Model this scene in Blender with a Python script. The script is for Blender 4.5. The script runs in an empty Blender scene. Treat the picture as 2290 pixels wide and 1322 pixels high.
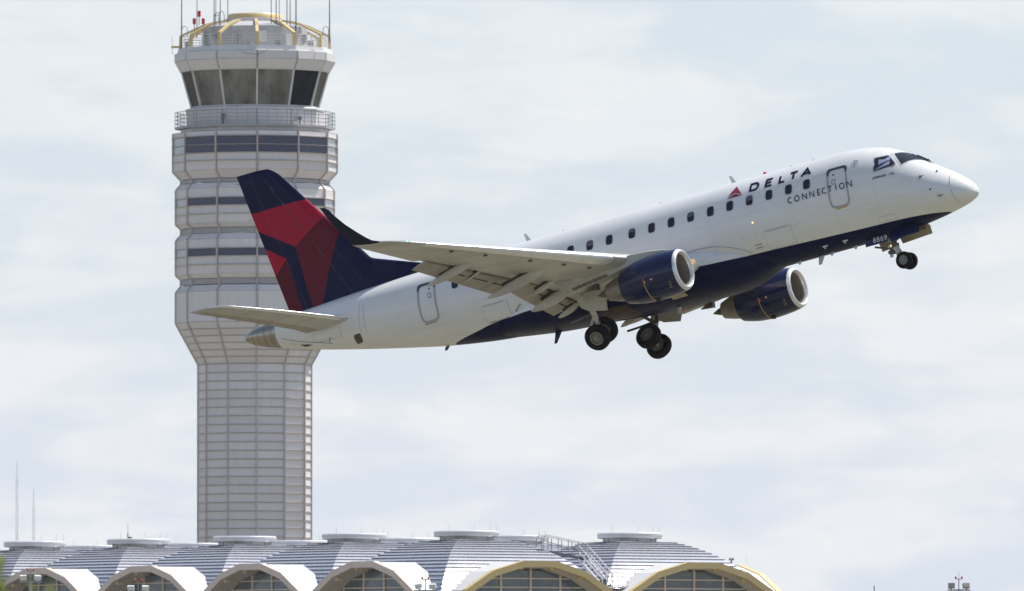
import bpy, math, random
from mathutils import Matrix, Vector

# ------------------------------------------------------------------ camera, sky, sun, exposure
S = bpy.context.scene
COL = S.collection
cam_d = bpy.data.cameras.new('camera')
cam = bpy.data.objects.new('camera', cam_d)
COL.objects.link(cam)
cam.location = (0, 0, 1.7)
cam.rotation_euler = (math.radians(90) + 0.0379169, 0, 0)
cam_d.sensor_width = 36.0
cam_d.lens = 36.0 * 25280 / 2290
cam_d.clip_start = 0.5
cam_d.clip_end = 60000
cam_d.dof.use_dof = True
cam_d.dof.focus_distance = 402
cam_d.dof.aperture_fstop = 5.6
S.camera = cam

SUN_EL = math.radians(58)
SUN_AZ = math.radians(55)
W = bpy.data.worlds.new('World')
S.world = W
W.use_nodes = True
wt = W.node_tree
wt.nodes.clear()
def wn(t, **k):
    n = wt.nodes.new(t)
    for a, b in k.items():
        setattr(n, a, b)
    return n
w_out = wn('ShaderNodeOutputWorld')
w_bg = wn('ShaderNodeBackground')
w_sky = wn('ShaderNodeTexSky', sky_type='NISHITA', sun_disc=False, sun_elevation=SUN_EL, sun_rotation=SUN_AZ)
w_sky.air_density = 1.0
w_sky.dust_density = 1.0
w_sky.ozone_density = 2.0
w_sky.altitude = 10
w_bg.inputs['Strength'].default_value = 0.1
wt.links.new(w_bg.outputs[0], w_out.inputs[0])
w_tc = wn('ShaderNodeTexCoord')
w_sep = wn('ShaderNodeSeparateXYZ')
wt.links.new(w_tc.outputs['Generated'], w_sep.inputs[0])
def wmath(op, a, b=None, clamp=False):
    n = wn('ShaderNodeMath', operation=op, use_clamp=clamp)
    for i, v in enumerate((a, b)):
        if v is None:
            continue
        if isinstance(v, (int, float)):
            n.inputs[i].default_value = v
        else:
            wt.links.new(v, n.inputs[i])
    return n.outputs[0]
def wnoise(scale_vec, loc, detail, rough, dist=0.0):
    m = wn('ShaderNodeMapping')
    m.inputs['Scale'].default_value = scale_vec
    m.inputs['Location'].default_value = loc
    wt.links.new(w_tc.outputs['Generated'], m.inputs[0])
    n = wn('ShaderNodeTexNoise')
    n.inputs['Scale'].default_value = 1.0
    n.inputs['Detail'].default_value = detail
    n.inputs['Roughness'].default_value = rough
    n.inputs['Distortion'].default_value = dist
    wt.links.new(m.outputs[0], n.inputs['Vector'])
    return n.outputs[0]
def wramp(fac, pts):
    r = wn('ShaderNodeValToRGB')
    r.color_ramp.interpolation = 'EASE'
    r.color_ramp.elements[0].position = pts[0][0]
    r.color_ramp.elements[0].color = (pts[0][1],) * 3 + (1,)
    r.color_ramp.elements[1].position = pts[1][0]
    r.color_ramp.elements[1].color = (pts[1][1],) * 3 + (1,)
    wt.links.new(fac, r.inputs[0])
    return r.outputs[0]
# thin hazy cloud deck: a veil that thickens towards the horizon plus soft banks of cloud
w_band = wramp(wnoise((42, 42, 150), (3.1, 1.7, 0.4), 7, 0.52, 0.3), [(0.40, 0.0), (0.62, 1.0)])
w_puff = wramp(wnoise((95, 95, 230), (8.2, 2.3, 5.4), 6, 0.55, 0.5), [(0.50, 0.0), (0.74, 1.0)])
w_veil = wmath('POWER', wmath('SUBTRACT', 1.0, wmath('ABSOLUTE', w_sep.outputs[2])), 7.0)
w_haze = wn('ShaderNodeMixRGB', blend_type='MIX')
w_haze.inputs[2].default_value = (6.42, 7.02, 8.05, 1)
wt.links.new(wmath('ADD', wmath('MULTIPLY', w_veil, 0.93), 0.03, True), w_haze.inputs[0])
wt.links.new(w_sky.outputs[0], w_haze.inputs[1])
w_fac = wmath('ADD', wmath('MULTIPLY', w_band, 0.70), wmath('MULTIPLY', w_puff, 0.30), True)
w_fac = wmath('MULTIPLY', w_fac, wmath('ADD', wmath('MULTIPLY', w_veil, 0.75), 0.10))
w_mix = wn('ShaderNodeMixRGB', blend_type='MIX')
w_mix.inputs[2].default_value = (8.28, 8.22, 8.10, 1)
wt.links.new(w_fac, w_mix.inputs[0])
wt.links.new(w_haze.outputs[0], w_mix.inputs[1])
wt.links.new(w_mix.outputs[0], w_bg.inputs['Color'])

sun_d = bpy.data.lights.new('sun', 'SUN')
sun_d.energy = 4.6
sun_d.angle = math.radians(0.53)
sun_d.color = (1.0, 0.965, 0.90)
sun = bpy.data.objects.new('sun', sun_d)
COL.objects.link(sun)
sun_vec = Vector((math.sin(SUN_AZ) * math.cos(SUN_EL), math.cos(SUN_AZ) * math.cos(SUN_EL), math.sin(SUN_EL)))
sun.rotation_euler = sun_vec.to_track_quat('Z', 'Y').to_euler()
sun.location = (300, 200, 500)

S.view_settings.view_transform = 'Standard'
S.view_settings.look = 'None'
S.view_settings.exposure = 0.25
S.view_settings.gamma = 1.0
S.view_settings.use_curve_mapping = False
random.seed(7)

# ------------------------------------------------------------------ node helpers and materials
class N:
    """a value in a material's node tree; arithmetic makes Math nodes"""
    def __init__(s, nt, sock): s.nt, s.k = nt, sock
    def m(s, op, o=None, rev=False, clamp=False):
        n = s.nt.nodes.new('ShaderNodeMath'); n.operation = op; n.use_clamp = clamp
        a, b = (o, s) if rev else (s, o)
        for i, v in enumerate((a, b)):
            if v is None: continue
            if isinstance(v, N): s.nt.links.new(v.k, n.inputs[i])
            else: n.inputs[i].default_value = v
        return N(s.nt, n.outputs[0])
    def __add__(s, o): return s.m('ADD', o)
    __radd__ = __add__
    def __sub__(s, o): return s.m('SUBTRACT', o)
    def __rsub__(s, o): return s.m('SUBTRACT', o, True)
    def __mul__(s, o): return s.m('MULTIPLY', o)
    __rmul__ = __mul__
    def lt(s, o): return s.m('LESS_THAN', o)
    def gt(s, o): return s.m('GREATER_THAN', o)
    def abs(s): return s.m('ABSOLUTE')
    def sat(s): return s.m('ADD', 0.0, False, True)

def principled(name, color=(.5, .5, .5), rough=.5, metal=0.0, coat=0.0, spec=None):
    m = bpy.data.materials.new(name); m.use_nodes = True
    b = m.node_tree.nodes['Principled BSDF']
    b.inputs['Base Color'].default_value = (*color, 1)
    b.inputs['Roughness'].default_value = rough
    b.inputs['Metallic'].default_value = metal
    b.inputs['Coat Weight'].default_value = coat
    b.inputs['Coat Roughness'].default_value = .08
    if spec is not None: b.inputs['Specular IOR Level'].default_value = spec
    return m, m.node_tree, b
def obj_xyz(nt):
    t = nt.nodes.new('ShaderNodeTexCoord'); s = nt.nodes.new('ShaderNodeSeparateXYZ')
    nt.links.new(t.outputs['Object'], s.inputs[0])
    return t, [N(nt, s.outputs[i]) for i in range(3)]
def noise(nt, tc, scale, detail=4, rough=.55, sv=(1, 1, 1)):
    mp = nt.nodes.new('ShaderNodeMapping'); mp.inputs['Scale'].default_value = sv
    nt.links.new(tc.outputs['Object'], mp.inputs[0])
    n = nt.nodes.new('ShaderNodeTexNoise'); n.inputs['Scale'].default_value = scale
    n.inputs['Detail'].default_value = detail; n.inputs['Roughness'].default_value = rough
    nt.links.new(mp.outputs[0], n.inputs['Vector'])
    return N(nt, n.outputs[0])
def mixc(nt, fac, a, b, blend='MIX'):
    n = nt.nodes.new('ShaderNodeMixRGB'); n.blend_type = blend
    if isinstance(fac, N): nt.links.new(fac.k, n.inputs[0])
    else: n.inputs[0].default_value = fac
    for i, v in ((1, a), (2, b)):
        if isinstance(v, tuple): n.inputs[i].default_value = (*v, 1)
        else: nt.links.new(v, n.inputs[i])
    return n.outputs[0]
def worn(name, color, dark, rough=.5, metal=0.0, scale=1.0, amount=.5, coat=0.0, sv=(1, 1, 1), lo=.45, hi=.75, rand=0.0):
    """a coat of paint or metal with soft dirt and a little uneven gloss"""
    m, nt, b = principled(name, color, rough, metal, coat)
    tc, _ = obj_xyz(nt)
    n = noise(nt, tc, scale, 6, .6, sv)
    f = ((n - lo) * (1.0 / (hi - lo))).sat() * amount
    c = mixc(nt, f, color, dark)
    if rand:      # each piece its own slight tone
        oi = nt.nodes.new('ShaderNodeObjectInfo')
        c = mixc(nt, N(nt, oi.outputs['Random']) * rand, c, dark)
    nt.links.new(c, b.inputs['Base Color'])
    nt.links.new((n * .25 + (rough - .12)).sat().k, b.inputs['Roughness'])
    return m

NAVY = (.003, .0055, .042)
m_grey_wing = worn('wing grey paint', (.53, .515, .48), (.32, .295, .25), .42, 0, 1.2, .6, .1, (.35, 2.2, 1))
m_alu = worn('polished leading edge', (.86, .86, .87), (.6, .6, .6), .30, .55, 2.0, .4)
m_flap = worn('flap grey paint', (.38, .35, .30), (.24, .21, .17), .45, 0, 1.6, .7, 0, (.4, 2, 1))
m_fairing_grey = worn('flap fairing paint', (.54, .53, .49), (.32, .29, .24), .4, 0, 1.3, .6, .1)
m_pylon = worn('pylon paint', (.47, .47, .41), (.28, .26, .2), .4, 0, 1.6, .7)
m_dark_gap = worn('dark gap', (.045, .038, .03), (.02, .018, .015), .7, 0, 4, .6)
m_navy = worn('navy engine paint', (.0035, .008, .058), (.012, .014, .05), .16, 0, 1.5, .4, .25)
m_navy.node_tree.nodes['Principled BSDF'].inputs['Specular IOR Level'].default_value = .35
m_winglet = worn('winglet navy paint', (.007, .009, .026), (.012, .013, .026), .45, 0, 1.5, .4)
m_winglet.node_tree.nodes['Principled BSDF'].inputs['Specular IOR Level'].default_value = .2
m_lip = worn('engine lip metal', (.78, .78, .79), (.68, .68, .68), .30, .4, 3, .3)
m_duct = worn('inlet duct liner', (.24, .215, .185), (.15, .13, .11), .4, .2, 2, .4)
m_fan = worn('fan blade metal', (.10, .09, .085), (.05, .05, .05), .45, .5, 3, .4)
m_nozzle = worn('nozzle titanium', (.29, .265, .235), (.17, .15, .13), .36, .9, 2.2, .6)
m_plug = worn('exhaust plug metal', (.13, .11, .09), (.07, .06, .05), .5, .6, 3, .5)
m_apu = worn('tail cone bare metal', (.42, .385, .33), (.22, .19, .15), .30, .95, 1.6, .6, 0, (3.5, .6, .6))
m_glass = principled('cabin window glass', (.012, .013, .020), .08, 0, 0, .5)[0]
m_cockpit = principled('cockpit glass', (.010, .012, .020), .06, 0, 0, .8)[0]
m_frame = worn('window rim paint', (.62, .62, .64), (.5, .5, .5), .35)
m_grey_line = worn('grey door outline paint', (.25, .25, .28), (.2, .2, .2), .5)
m_navy_ink = principled('navy lettering', (.006, .009, .045), .5, 0, 0, .2)[0]
m_black_ink = principled('dark lettering', (.02, .02, .025), .4)[0]
m_seam = principled('panel seam', (.46, .46, .45), .5)[0]
m_red_ink = principled('red emblem', (.33, .012, .035), .35)[0]
m_dred_ink = principled('dark red emblem', (.20, .010, .025), .35)[0]
m_white_ink = principled('white lettering', (.75, .77, .8), .4)[0]
m_yellow_ink = principled('yellow marking', (.55, .36, .05), .4)[0]
m_tyre = worn('tyre rubber', (.008, .0075, .007), (.015, .014, .012), .75, 0, 5, .5)
m_tyre.node_tree.nodes['Principled BSDF'].inputs['Specular IOR Level'].default_value = .15
m_rim = worn('wheel rim metal', (.30, .28, .25), (.12, .11, .09), .45, .4, 6, .5)
m_gear = worn('landing gear paint', (.62, .61, .56), (.25, .22, .18), .45, 0, 5, .8)
m_gear_dark = worn('greasy metal', (.10, .085, .07), (.04, .035, .03), .5, .3, 6, .6)
m_bay = worn('gear bay interior', (.055, .026, .012), (.02, .01, .006), .7, 0, 2, .6)
m_door_inner = worn('gear door inner skin', (.42, .36, .24), (.25, .2, .13), .6, 0, 3, .6)
m_shade = principled('sun shade card', (.30, .34, .52), .8)[0]
m_red_lamp = principled('red lamp glass', (.55, .01, .015), .25)[0]
def lamp(name, col, e):
    m, nt, b = principled(name, col, .3)
    b.inputs['Emission Color'].default_value = (*col, 1); b.inputs['Emission Strength'].default_value = e
    return m
m_amber_lamp = lamp('warm landing light', (1, .62, .25), 1.2)
m_amber_soft = lamp('landing light lens', (.9, .62, .35), .35)
m_green_lamp = lamp('green position light', (.12, .7, .45), .6)

# fuselage livery: white above a painted navy belly line, with handling dirt
def fuselage_paint(pts, name='fuselage livery'):
    m, nt, b = principled(name, (.8, .8, .8), .22, 0, 0, .4)
    tc, (x, y, z) = obj_xyz(nt)
    c = nt.nodes.new('ShaderNodeFloatCurve')
    cv = c.mapping.curves[0]
    while len(cv.points) > 2: cv.points.remove(cv.points[1])
    cv.points[0].location = (0, -pts[0][1] / 2); cv.points[1].location = (1, -pts[-1][1] / 2)
    for s, v in pts[1:-1]: cv.points.new(s / 30, -v / 2)
    for p in cv.points: p.handle_type = 'AUTO_CLAMPED'
    c.mapping.update()
    nt.links.new((x * (-1 / 30)).k, c.inputs['Value'])
    line = N(nt, c.outputs[0]) * -2.0
    navy = z.lt(line)
    d = noise(nt, tc, .9, 7, .62, (.35, 1, 1.6))
    d2 = noise(nt, tc, 7, 5, .6, (.12, 1, 1))
    dirt = ((d - .46) * 3.0).sat() * .6 + ((d2 - .54) * 4).sat() * .4
    white = mixc(nt, dirt, (.80, .80, .79), (.66, .64, .58))
    # frame and skin-lap joints, faint
    fr = ((x * (1 / 1.62)).m('FRACT') - .5).abs().gt(.4955)
    lap = (z - .155).abs().lt(.006) + (z + .62).abs().lt(.006)
    white = mixc(nt, (fr + lap).sat() * .26, white, (.35, .34, .32))
    bp = nt.nodes.new('ShaderNodeBump'); bp.inputs['Strength'].default_value = .10; bp.inputs['Distance'].default_value = .02
    wv = noise(nt, tc, 1.9, 3, .5, (.8, 1, 1)); nt.links.new((wv - (fr + lap).sat() * .12).k, bp.inputs['Height']); nt.links.new(bp.outputs[0], b.inputs['Normal'])
    nav = mixc(nt, ((d - .5) * 3).sat() * .5, NAVY, (.03, .026, .04))
    nt.links.new(mixc(nt, navy, white, nav), b.inputs['Base Color'])
    nt.links.new((d * .2 + .12 + navy * .12).k, b.inputs['Roughness'])
    nt.links.new((navy * -.36 + .42).k, b.inputs['Specular IOR Level'])
    return m
FUS_LINE = [(0, -1.395), (1.17, -1.393), (1.70, -1.366), (2.46, -1.338), (4.08, -1.314), (5.74, -1.268), (8.38, -1.186), (9.43, -1.165), (10.8, -1.15),
            (14, -1.10), (16.4, -1.03), (17.2, -.99), (17.76, -.981), (18.83, -1.035), (20.04, -1.159), (20.8, -1.215), (21.25, -1.25), (22.2, -1.5), (30, -1.95)]
BELLY_LINE = [(0, -1.2), (8.3, -1.185), (9.3, -1.19), (9.75, -1.19), (10.6, -1.165), (14, -1.12), (17, -1.06), (17.6, -1.03), (19, -1.04), (30, -1.1)]
m_fus = fuselage_paint(FUS_LINE)
m_belly = fuselage_paint(BELLY_LINE, 'belly fairing livery')

def fin_paint():
    m, nt, b = principled('tail livery', NAVY, .38, 0, 0, .14)
    tc, (x, y, z) = obj_xyz(nt)
    s = x * -1.0
    def right_of(p, q):   # > 0 on one side of the line p -> q
        return s * (q[1] - p[1]) - z * (q[0] - p[0]) + (-(p[0] * (q[1] - p[1]) - p[1] * (q[0] - p[0])))
    def inside(lines, ref):
        r = None
        for p, q in lines:
            v = (ref[0] - p[0]) * (q[1] - p[1]) - (ref[1] - p[1]) * (q[0] - p[0])
            t = right_of(p, q); t = t.gt(0.0) if v > 0 else t.lt(0.0)
            r = t if r is None else r * t
        return r
    tA, tB = (28.6, 5.40), (26.2, 5.38); iA, lA = (26.921, 3.787), (25.572, 4.593)
    s0 = (28.382, 4.721); d1, d2 = (25.138, 3.722), (26.199, 1.518); ib = (26.64, 1.45)
    s5, s6, lr, s4 = (27.384, 3.458), (28.263, 4.071), (27.953, 2.993), (27.087, 1.449)
    A = inside([(tA, tB), (s0, iA), (iA, lA)], (27.2, 4.7))
    B = inside([(iA, lA), (iA, ib), (d1, d2)], (26.2, 3.0))
    C = inside([(s5, s6), (s5, lr)], (28.0, 3.6))
    D = inside([(s5, lr), (s5, s4)], (27.7, 2.4))
    n = noise(nt, tc, 3, 6, .6)
    wear = (right_of((27.8, 6.62), (24.9, 1.6)) * (1 / 5.8)).abs().lt((n - .38) * .16) * z.lt(6.5)
    flick = noise(nt, tc, 25, 4, .7)
    c = mixc(nt, A, NAVY, (.40, .008, .036)); c = mixc(nt, B, c, (.13, .006, .022))
    c = mixc(nt, C, c, (.42, .008, .030)); c = mixc(nt, D, c, (.105, .005, .016))
    c = mixc(nt, wear * (flick.gt(.42)) * .6, c, (.10, .06, .055))
    c = mixc(nt, ((n - .5) * 2).sat() * .22, c, (.06, .05, .06))
    seam = (right_of((28.35, 6.9), (26.85, 1.3)) * (1 / 5.8)).abs().lt(.009) + (right_of((27.5, 6.65), (24.3, 1.75)) * (1 / 5.85)).abs().lt(.007)
    c = mixc(nt, seam * .35, c, (.12, .12, .14))
    nt.links.new(c, b.inputs['Base Color'])
    return m
m_fin = fin_paint()

# tower, terminal, ground
m_panel = worn('tower cladding', (.83, .79, .785), (.69, .65, .64), .5, 0, .9, .55, 0, (2.2, 2.2, .35), .45, .75, .7)
m_louvre = worn('tower louvre grey', (.40, .39, .41), (.32, .31, .32), .5, 0, 1.2, .5)
m_mullion = worn('tower mullion', (.60, .53, .505), (.50, .44, .415), .5, .2, 2, .5)
m_core = worn('tower core', (.50, .455, .445), (.42, .38, .37), .7, 0, 2, .5)
m_white_steel = worn('white roof steel', (.74, .73, .71), (.58, .56, .53), .4, 0, .9, .5)
m_yellow = worn('pale yellow steel', (.76, .58, .26), (.64, .49, .22), .4, 0, 1.2, .5)
m_cream = worn('cream steel', (.84, .69, .59), (.7, .57, .48), .45, 0, 1.2, .5)
m_soffit = worn('arch soffit', (.76, .69, .62), (.5, .45, .4), .5, 0, 1.2, .5)
m_painted_reflection = worn('cab glass', (.25, .24, .21), (.085, .08, .068), .12, 0, .8, .9, 0, (1, 1, .4), .4, .65)  # olive tone and mottling paint the reflected ground into the glass colour
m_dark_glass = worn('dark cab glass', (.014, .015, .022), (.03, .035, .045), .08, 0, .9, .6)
m_dark_glass.node_tree.nodes['Principled BSDF'].inputs['Specular IOR Level'].default_value = .08
m_room = worn('equipment room grey', (.50, .49, .50), (.38, .37, .38), .6, 0, 1.2, .6)
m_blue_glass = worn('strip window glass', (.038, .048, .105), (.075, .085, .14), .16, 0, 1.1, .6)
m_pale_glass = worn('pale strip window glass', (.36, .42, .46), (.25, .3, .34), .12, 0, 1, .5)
m_hall_glass = worn('terminal glass', (.11, .145, .175), (.19, .23, .26), .1, 0, .55, .8, 0, (1, 1, 1), .42, .62)
m_roof = worn('ribbed roof metal', (.68, .68, .72), (.52, .52, .57), .26, .45, .7, .6, 0, (1, 1, 1), .45, .75, .3)
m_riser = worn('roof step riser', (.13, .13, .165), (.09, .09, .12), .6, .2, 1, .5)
m_lantern = worn('lantern metal', (.70, .70, .71), (.56, .56, .58), .4, .2, .8, .5)
m_steel = worn('galvanised steel', (.34, .35, .37), (.25, .25, .26), .45, .4, 3, .5)
m_antenna = principled('antenna grey', (.16, .17, .19), .5)[0]
m_rod = principled('lightning rod metal', (.42, .45, .50), .5)[0]
m_lampcase = worn('floodlight casing', (.42, .39, .33), (.3, .28, .24), .5, 0, 4, .5)
m_lampface = principled('floodlight glass', (.80, .80, .78), .2)[0]
m_mast_hazed = principled('haze-paled mast steel', (.74, .78, .82), .6)[0]  # distance haze painted in: steel coloured pale blue-grey so the masts look faint
m_wall = worn('terminal wall', (.45, .42, .38), (.36, .33, .3), .7, 0, .4, .5)
m_bark = worn('sapling bark', (.09, .065, .04), (.05, .04, .03), .8, 0, 8, .6)
def leafmat():
    m, nt, b = principled('leaf', (.09, .13, .02), .5)
    o = nt.nodes.new('ShaderNodeNewGeometry'); r = N(nt, o.outputs['Random Per Island'])
    c = mixc(nt, r, (.12, .14, .022), (.08, .12, .018)); nt.links.new(c, b.inputs['Base Color'])
    t = nt.nodes.new('ShaderNodeBsdfTranslucent'); t.inputs[0].default_value = (.36, .42, .06, 1)
    x = nt.nodes.new('ShaderNodeMixShader'); x.inputs[0].default_value = .5
    nt.links.new(b.outputs[0], x.inputs[1]); nt.links.new(t.outputs[0], x.inputs[2])
    nt.links.new(x.outputs[0], nt.nodes['Material Output'].inputs[0])
    return m
m_leaf = leafmat()
def groundmat():
    m, nt, b = principled('airfield ground', (.2, .18, .1), .9)
    tc, _ = obj_xyz(nt)
    n = noise(nt, tc, .02, 8, .6); n2 = noise(nt, tc, .9, 6, .7)
    c = mixc(nt, ((n - .40) * 4).sat(), (.17, .152, .105), (.135, .13, .075))
    c = mixc(nt, n2 * .5, c, (.20, .18, .14))
    nt.links.new(c, b.inputs['Base Color'])
    return m
m_ground = groundmat()

# ------------------------------------------------------------------ object helpers
def mesh(name, V, F, mats, mi=None, smooth=False):
    me = bpy.data.meshes.new(name)
    me.from_pydata([tuple(v) for v in V], [], F)
    for m in (mats if isinstance(mats, (list, tuple)) else [mats]): me.materials.append(m)
    if mi: me.polygons.foreach_set('material_index', mi)
    me.update()
    if smooth:
        me.polygons.foreach_set('use_smooth', [True] * len(me.polygons))
        me.set_sharp_from_angle(angle=math.radians(38))
    return me
def put(name, me, parent=None, mat=None, label=None, kind=None):
    o = bpy.data.objects.new(name, me); COL.objects.link(o)
    if parent is not None: o.parent = parent
    if mat is not None: o.matrix_local = mat
    if label: o['label'] = label
    if kind: o['kind'] = kind
    return o
def obj(name, V, F, mats, parent=None, smooth=False, mi=None, label=None, kind=None):
    return put(name, mesh(name, V, F, mats, mi, smooth), parent, None, label, kind)
def thing(name, label, cat, M=None, group=None):
    o = bpy.data.objects.new(name, None); COL.objects.link(o)
    o.empty_display_size = 1
    if M is not None: o.matrix_world = M
    o['label'] = label; o['category'] = cat
    if group: o['group'] = group
    return o
def copy_tree(o, parent=None):
    c = o.copy(); COL.objects.link(c)
    if parent is not None: c.parent = parent
    for ch in list(o.children): copy_tree(ch, c)
    return c
class B:
    """collects simple solids into one mesh"""
    def __init__(s): s.V, s.F, s.mi = [], [], []
    def add(s, V, F, mi=0):
        k = len(s.V); s.V += [tuple(v) for v in V]; s.F += [tuple(i + k for i in f) for f in F]; s.mi += [mi] * len(F)
    def box(s, c, d, mi=0, M=None):
        v = [Vector((c[0] + sx * d[0] / 2, c[1] + sy * d[1] / 2, c[2] + sz * d[2] / 2)) for sx in (-1, 1) for sy in (-1, 1) for sz in (-1, 1)]
        if M: v = [M @ q for q in v]
        s.add(v, [(0, 1, 3, 2), (4, 6, 7, 5), (0, 4, 5, 1), (2, 3, 7, 6), (0, 2, 6, 4), (1, 5, 7, 3)], mi)
    def bar(s, a, b, w, h=None, mi=0, up=(0, 0, 1)):
        a, b = Vector(a), Vector(b); d = (b - a); L = d.length
        if L < 1e-6: return
        d /= L; u = Vector(up)
        if abs(d.dot(u)) > .95: u = Vector((0, 1, 0)) if abs(d.y) < .9 else Vector((1, 0, 0))
        r = d.cross(u).normalized(); u = r.cross(d); h = h or w
        v = [p + r * (x * w / 2) + u * (y * h / 2) for p in (a, b) for x, y in ((-1, -1), (1, -1), (1, 1), (-1, 1))]
        s.add(v, [(0, 3, 2, 1), (4, 5, 6, 7)] + [(i, (i + 1) % 4, 4 + (i + 1) % 4, 4 + i) for i in range(4)], mi)
    def tube(s, a, b, r0, r1=None, n=8, mi=0):
        a, b = Vector(a), Vector(b); d = (b - a).normalized(); r1 = r0 if r1 is None else r1
        u = Vector((0, 0, 1)) if abs(d.z) < .9 else Vector((1, 0, 0))
        p = d.cross(u).normalized(); q = d.cross(p)
        v = [c + (p * math.cos(t) + q * math.sin(t)) * r for c, r in ((a, r0), (b, r1)) for t in [2 * math.pi * i / n for i in range(n)]]
        s.add(v, [(i, (i + 1) % n, n + (i + 1) % n, n + i) for i in range(n)] + [tuple(range(n - 1, -1, -1)), tuple(range(n, 2 * n))], mi)
    def lathe(s, prof, n=32, axis='z', c=(0, 0, 0), mi=0, close=False, tilt=None):
        V = []
        for a, r in prof:
            for i in range(n):
                t = 2 * math.pi * i / n; p, q = r * math.cos(t), r * math.sin(t)
                v = (p, q, a) if axis == 'z' else ((a, p, q) if axis == 'x' else (p, a, q))
                V.append((v[0] + c[0], v[1] + c[1], v[2] + c[2]))
        F = [(k * n + i, k * n + (i + 1) % n, (k + 1) * n + (i + 1) % n, (k + 1) * n + i) for k in range(len(prof) - 1) for i in range(n)]
        if close: F += [tuple(range(n - 1, -1, -1)), tuple(range((len(prof) - 1) * n, len(prof) * n))]
        s.add(V, F, mi)
    def prism(s, poly, axis, a, b, mi=0, mi_cap=None):
        n = len(poly)
        def P(p, t): return (t, p[0], p[1]) if axis == 'x' else ((p[0], t, p[1]) if axis == 'y' else (p[0], p[1], t))
        s.add([P(p, a) for p in poly] + [P(p, b) for p in poly], [(i, (i + 1) % n, n + (i + 1) % n, n + i) for i in range(n)], mi)
        s.add([P(p, a) for p in poly] + [P(p, b) for p in poly], [tuple(range(n - 1, -1, -1)), tuple(range(n, 2 * n))], mi if mi_cap is None else mi_cap)
    def build(s, name, mats, parent=None, smooth=False, label=None, kind=None):
        return obj(name, s.V, s.F, mats, parent, smooth, s.mi, label, kind)
    def mesh(s, name, mats, smooth=False): return mesh(name, s.V, s.F, mats, s.mi, smooth)

def rings_mesh(rings, cap=True):
    n = len(rings[0]); V = [p for r in rings for p in r]
    F = [(k * n + i, k * n + (i + 1) % n, (k + 1) * n + (i + 1) % n, (k + 1) * n + i) for k in range(len(rings) - 1) for i in range(n)]
    if cap: F += [tuple(range(n - 1, -1, -1)), tuple(range((len(rings) - 1) * n, len(rings) * n))]
    return V, F

# ------------------------------------------------------------------ ground
R = 30000
obj('ground', [(-R, -2000, 0), (R, -2000, 0), (R, 2 * R, 0), (-R, 2 * R, 0)], [(0, 1, 2, 3)], m_ground, kind='structure')

# ------------------------------------------------------------------ the airliner (local axes: x forward from the nose, y to port, z up; s = metres aft of the nose)
AIR = Matrix(((.85700643, .48430495, -.17603608, 16.01955), (-.46477362, .87399666, .14182849, 392.71153), (.22254318, -.03973101, .97411292, 21.13884), (0, 0, 0, 1)))
jet = thing('passenger_jet', 'white and navy twin-engine airliner climbing with its landing gear half retracted', 'airliner', AIR)
def pchip(xs,ys):
    n=len(xs); h=[xs[i+1]-xs[i] for i in range(n-1)]; d=[(ys[i+1]-ys[i])/h[i] for i in range(n-1)]
    m=[0.0]*n; m[0]=d[0]; m[-1]=d[-1]
    for i in range(1,n-1):
        if d[i-1]*d[i]>0:
            a=2*h[i]+h[i-1]; b=h[i]+2*h[i-1]; m[i]=(a+b)/(a/d[i-1]+b/d[i])
    def f(x):
        if x<=xs[0]: return ys[0]
        if x>=xs[-1]: return ys[-1]
        lo,hi=0,n-1
        while hi-lo>1:
            k=(lo+hi)//2
            if xs[k]<=x: lo=k
            else: hi=k
        t=(x-xs[lo])/h[lo]; t2=t*t; t3=t2*t
        return (2*t3-3*t2+1)*ys[lo]+(t3-2*t2+t)*h[lo]*m[lo]+(-2*t3+3*t2)*ys[hi]+(t3-t2)*h[lo]*m[hi]
    return f
def prof(pts):
    g=pchip([math.sqrt(p[0]) for p in pts],[p[1] for p in pts])
    return lambda s: g(math.sqrt(max(s,0)))
LEN=29.6
z_top=prof([(0,-.93),(.02,-.78),(.08,-.64),(.22,-.48),(.66,-.11),(1.33,.34),(1.67,.57),(2.23,.96),(2.45,1.10),(2.92,1.345),(3.5,1.52),(4.15,1.64),(5,1.675),(14,1.675),(21,1.675),(23.6,1.62),(26.3,1.50),(27.7,1.43),(28.6,1.37),(29.3,1.28),(29.6,1.14)])
z_bot=prof([(0,-.93),(.02,-1.0),(.1,-1.08),(.385,-1.215),(1.11,-1.385),(1.98,-1.52),(3,-1.625),(4.5,-1.675),(12,-1.675),(16.5,-1.67),(18.9,-1.54),(21.2,-1.25),(23.4,-.82),(26.66,-.08),(28,.28),(29.3,.72),(29.6,.90)])
half_w=prof([(0,0.0),(.02,.16),(.1,.33),(.4,.60),(1.1,.93),(2,1.19),(3,1.37),(4,1.465),(5.2,1.505),(12,1.505),(18.5,1.505),(21,1.42),(23.4,1.21),(25,.97),(27,.66),(28.3,.44),(29.3,.27),(29.6,.12)])
z_mid=prof([(0,-.93),(.4,-.86),(1.1,-.70),(2,-.45),(3,-.2),(4.2,-.03),(5.5,0),(12,0),(17,0),(19,.03),(21.2,.14),(23.4,.36),(26.66,.72),(28,.88),(29.6,1.04)])
def side_y(s,z):
    zc=z_mid(s); h=(z_top(s)-zc) if z>zc else (zc-z_bot(s))
    q=(z-zc)/max(h,1e-6)
    return half_w(s)*math.sqrt(max(0.0,1-q*q))

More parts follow.
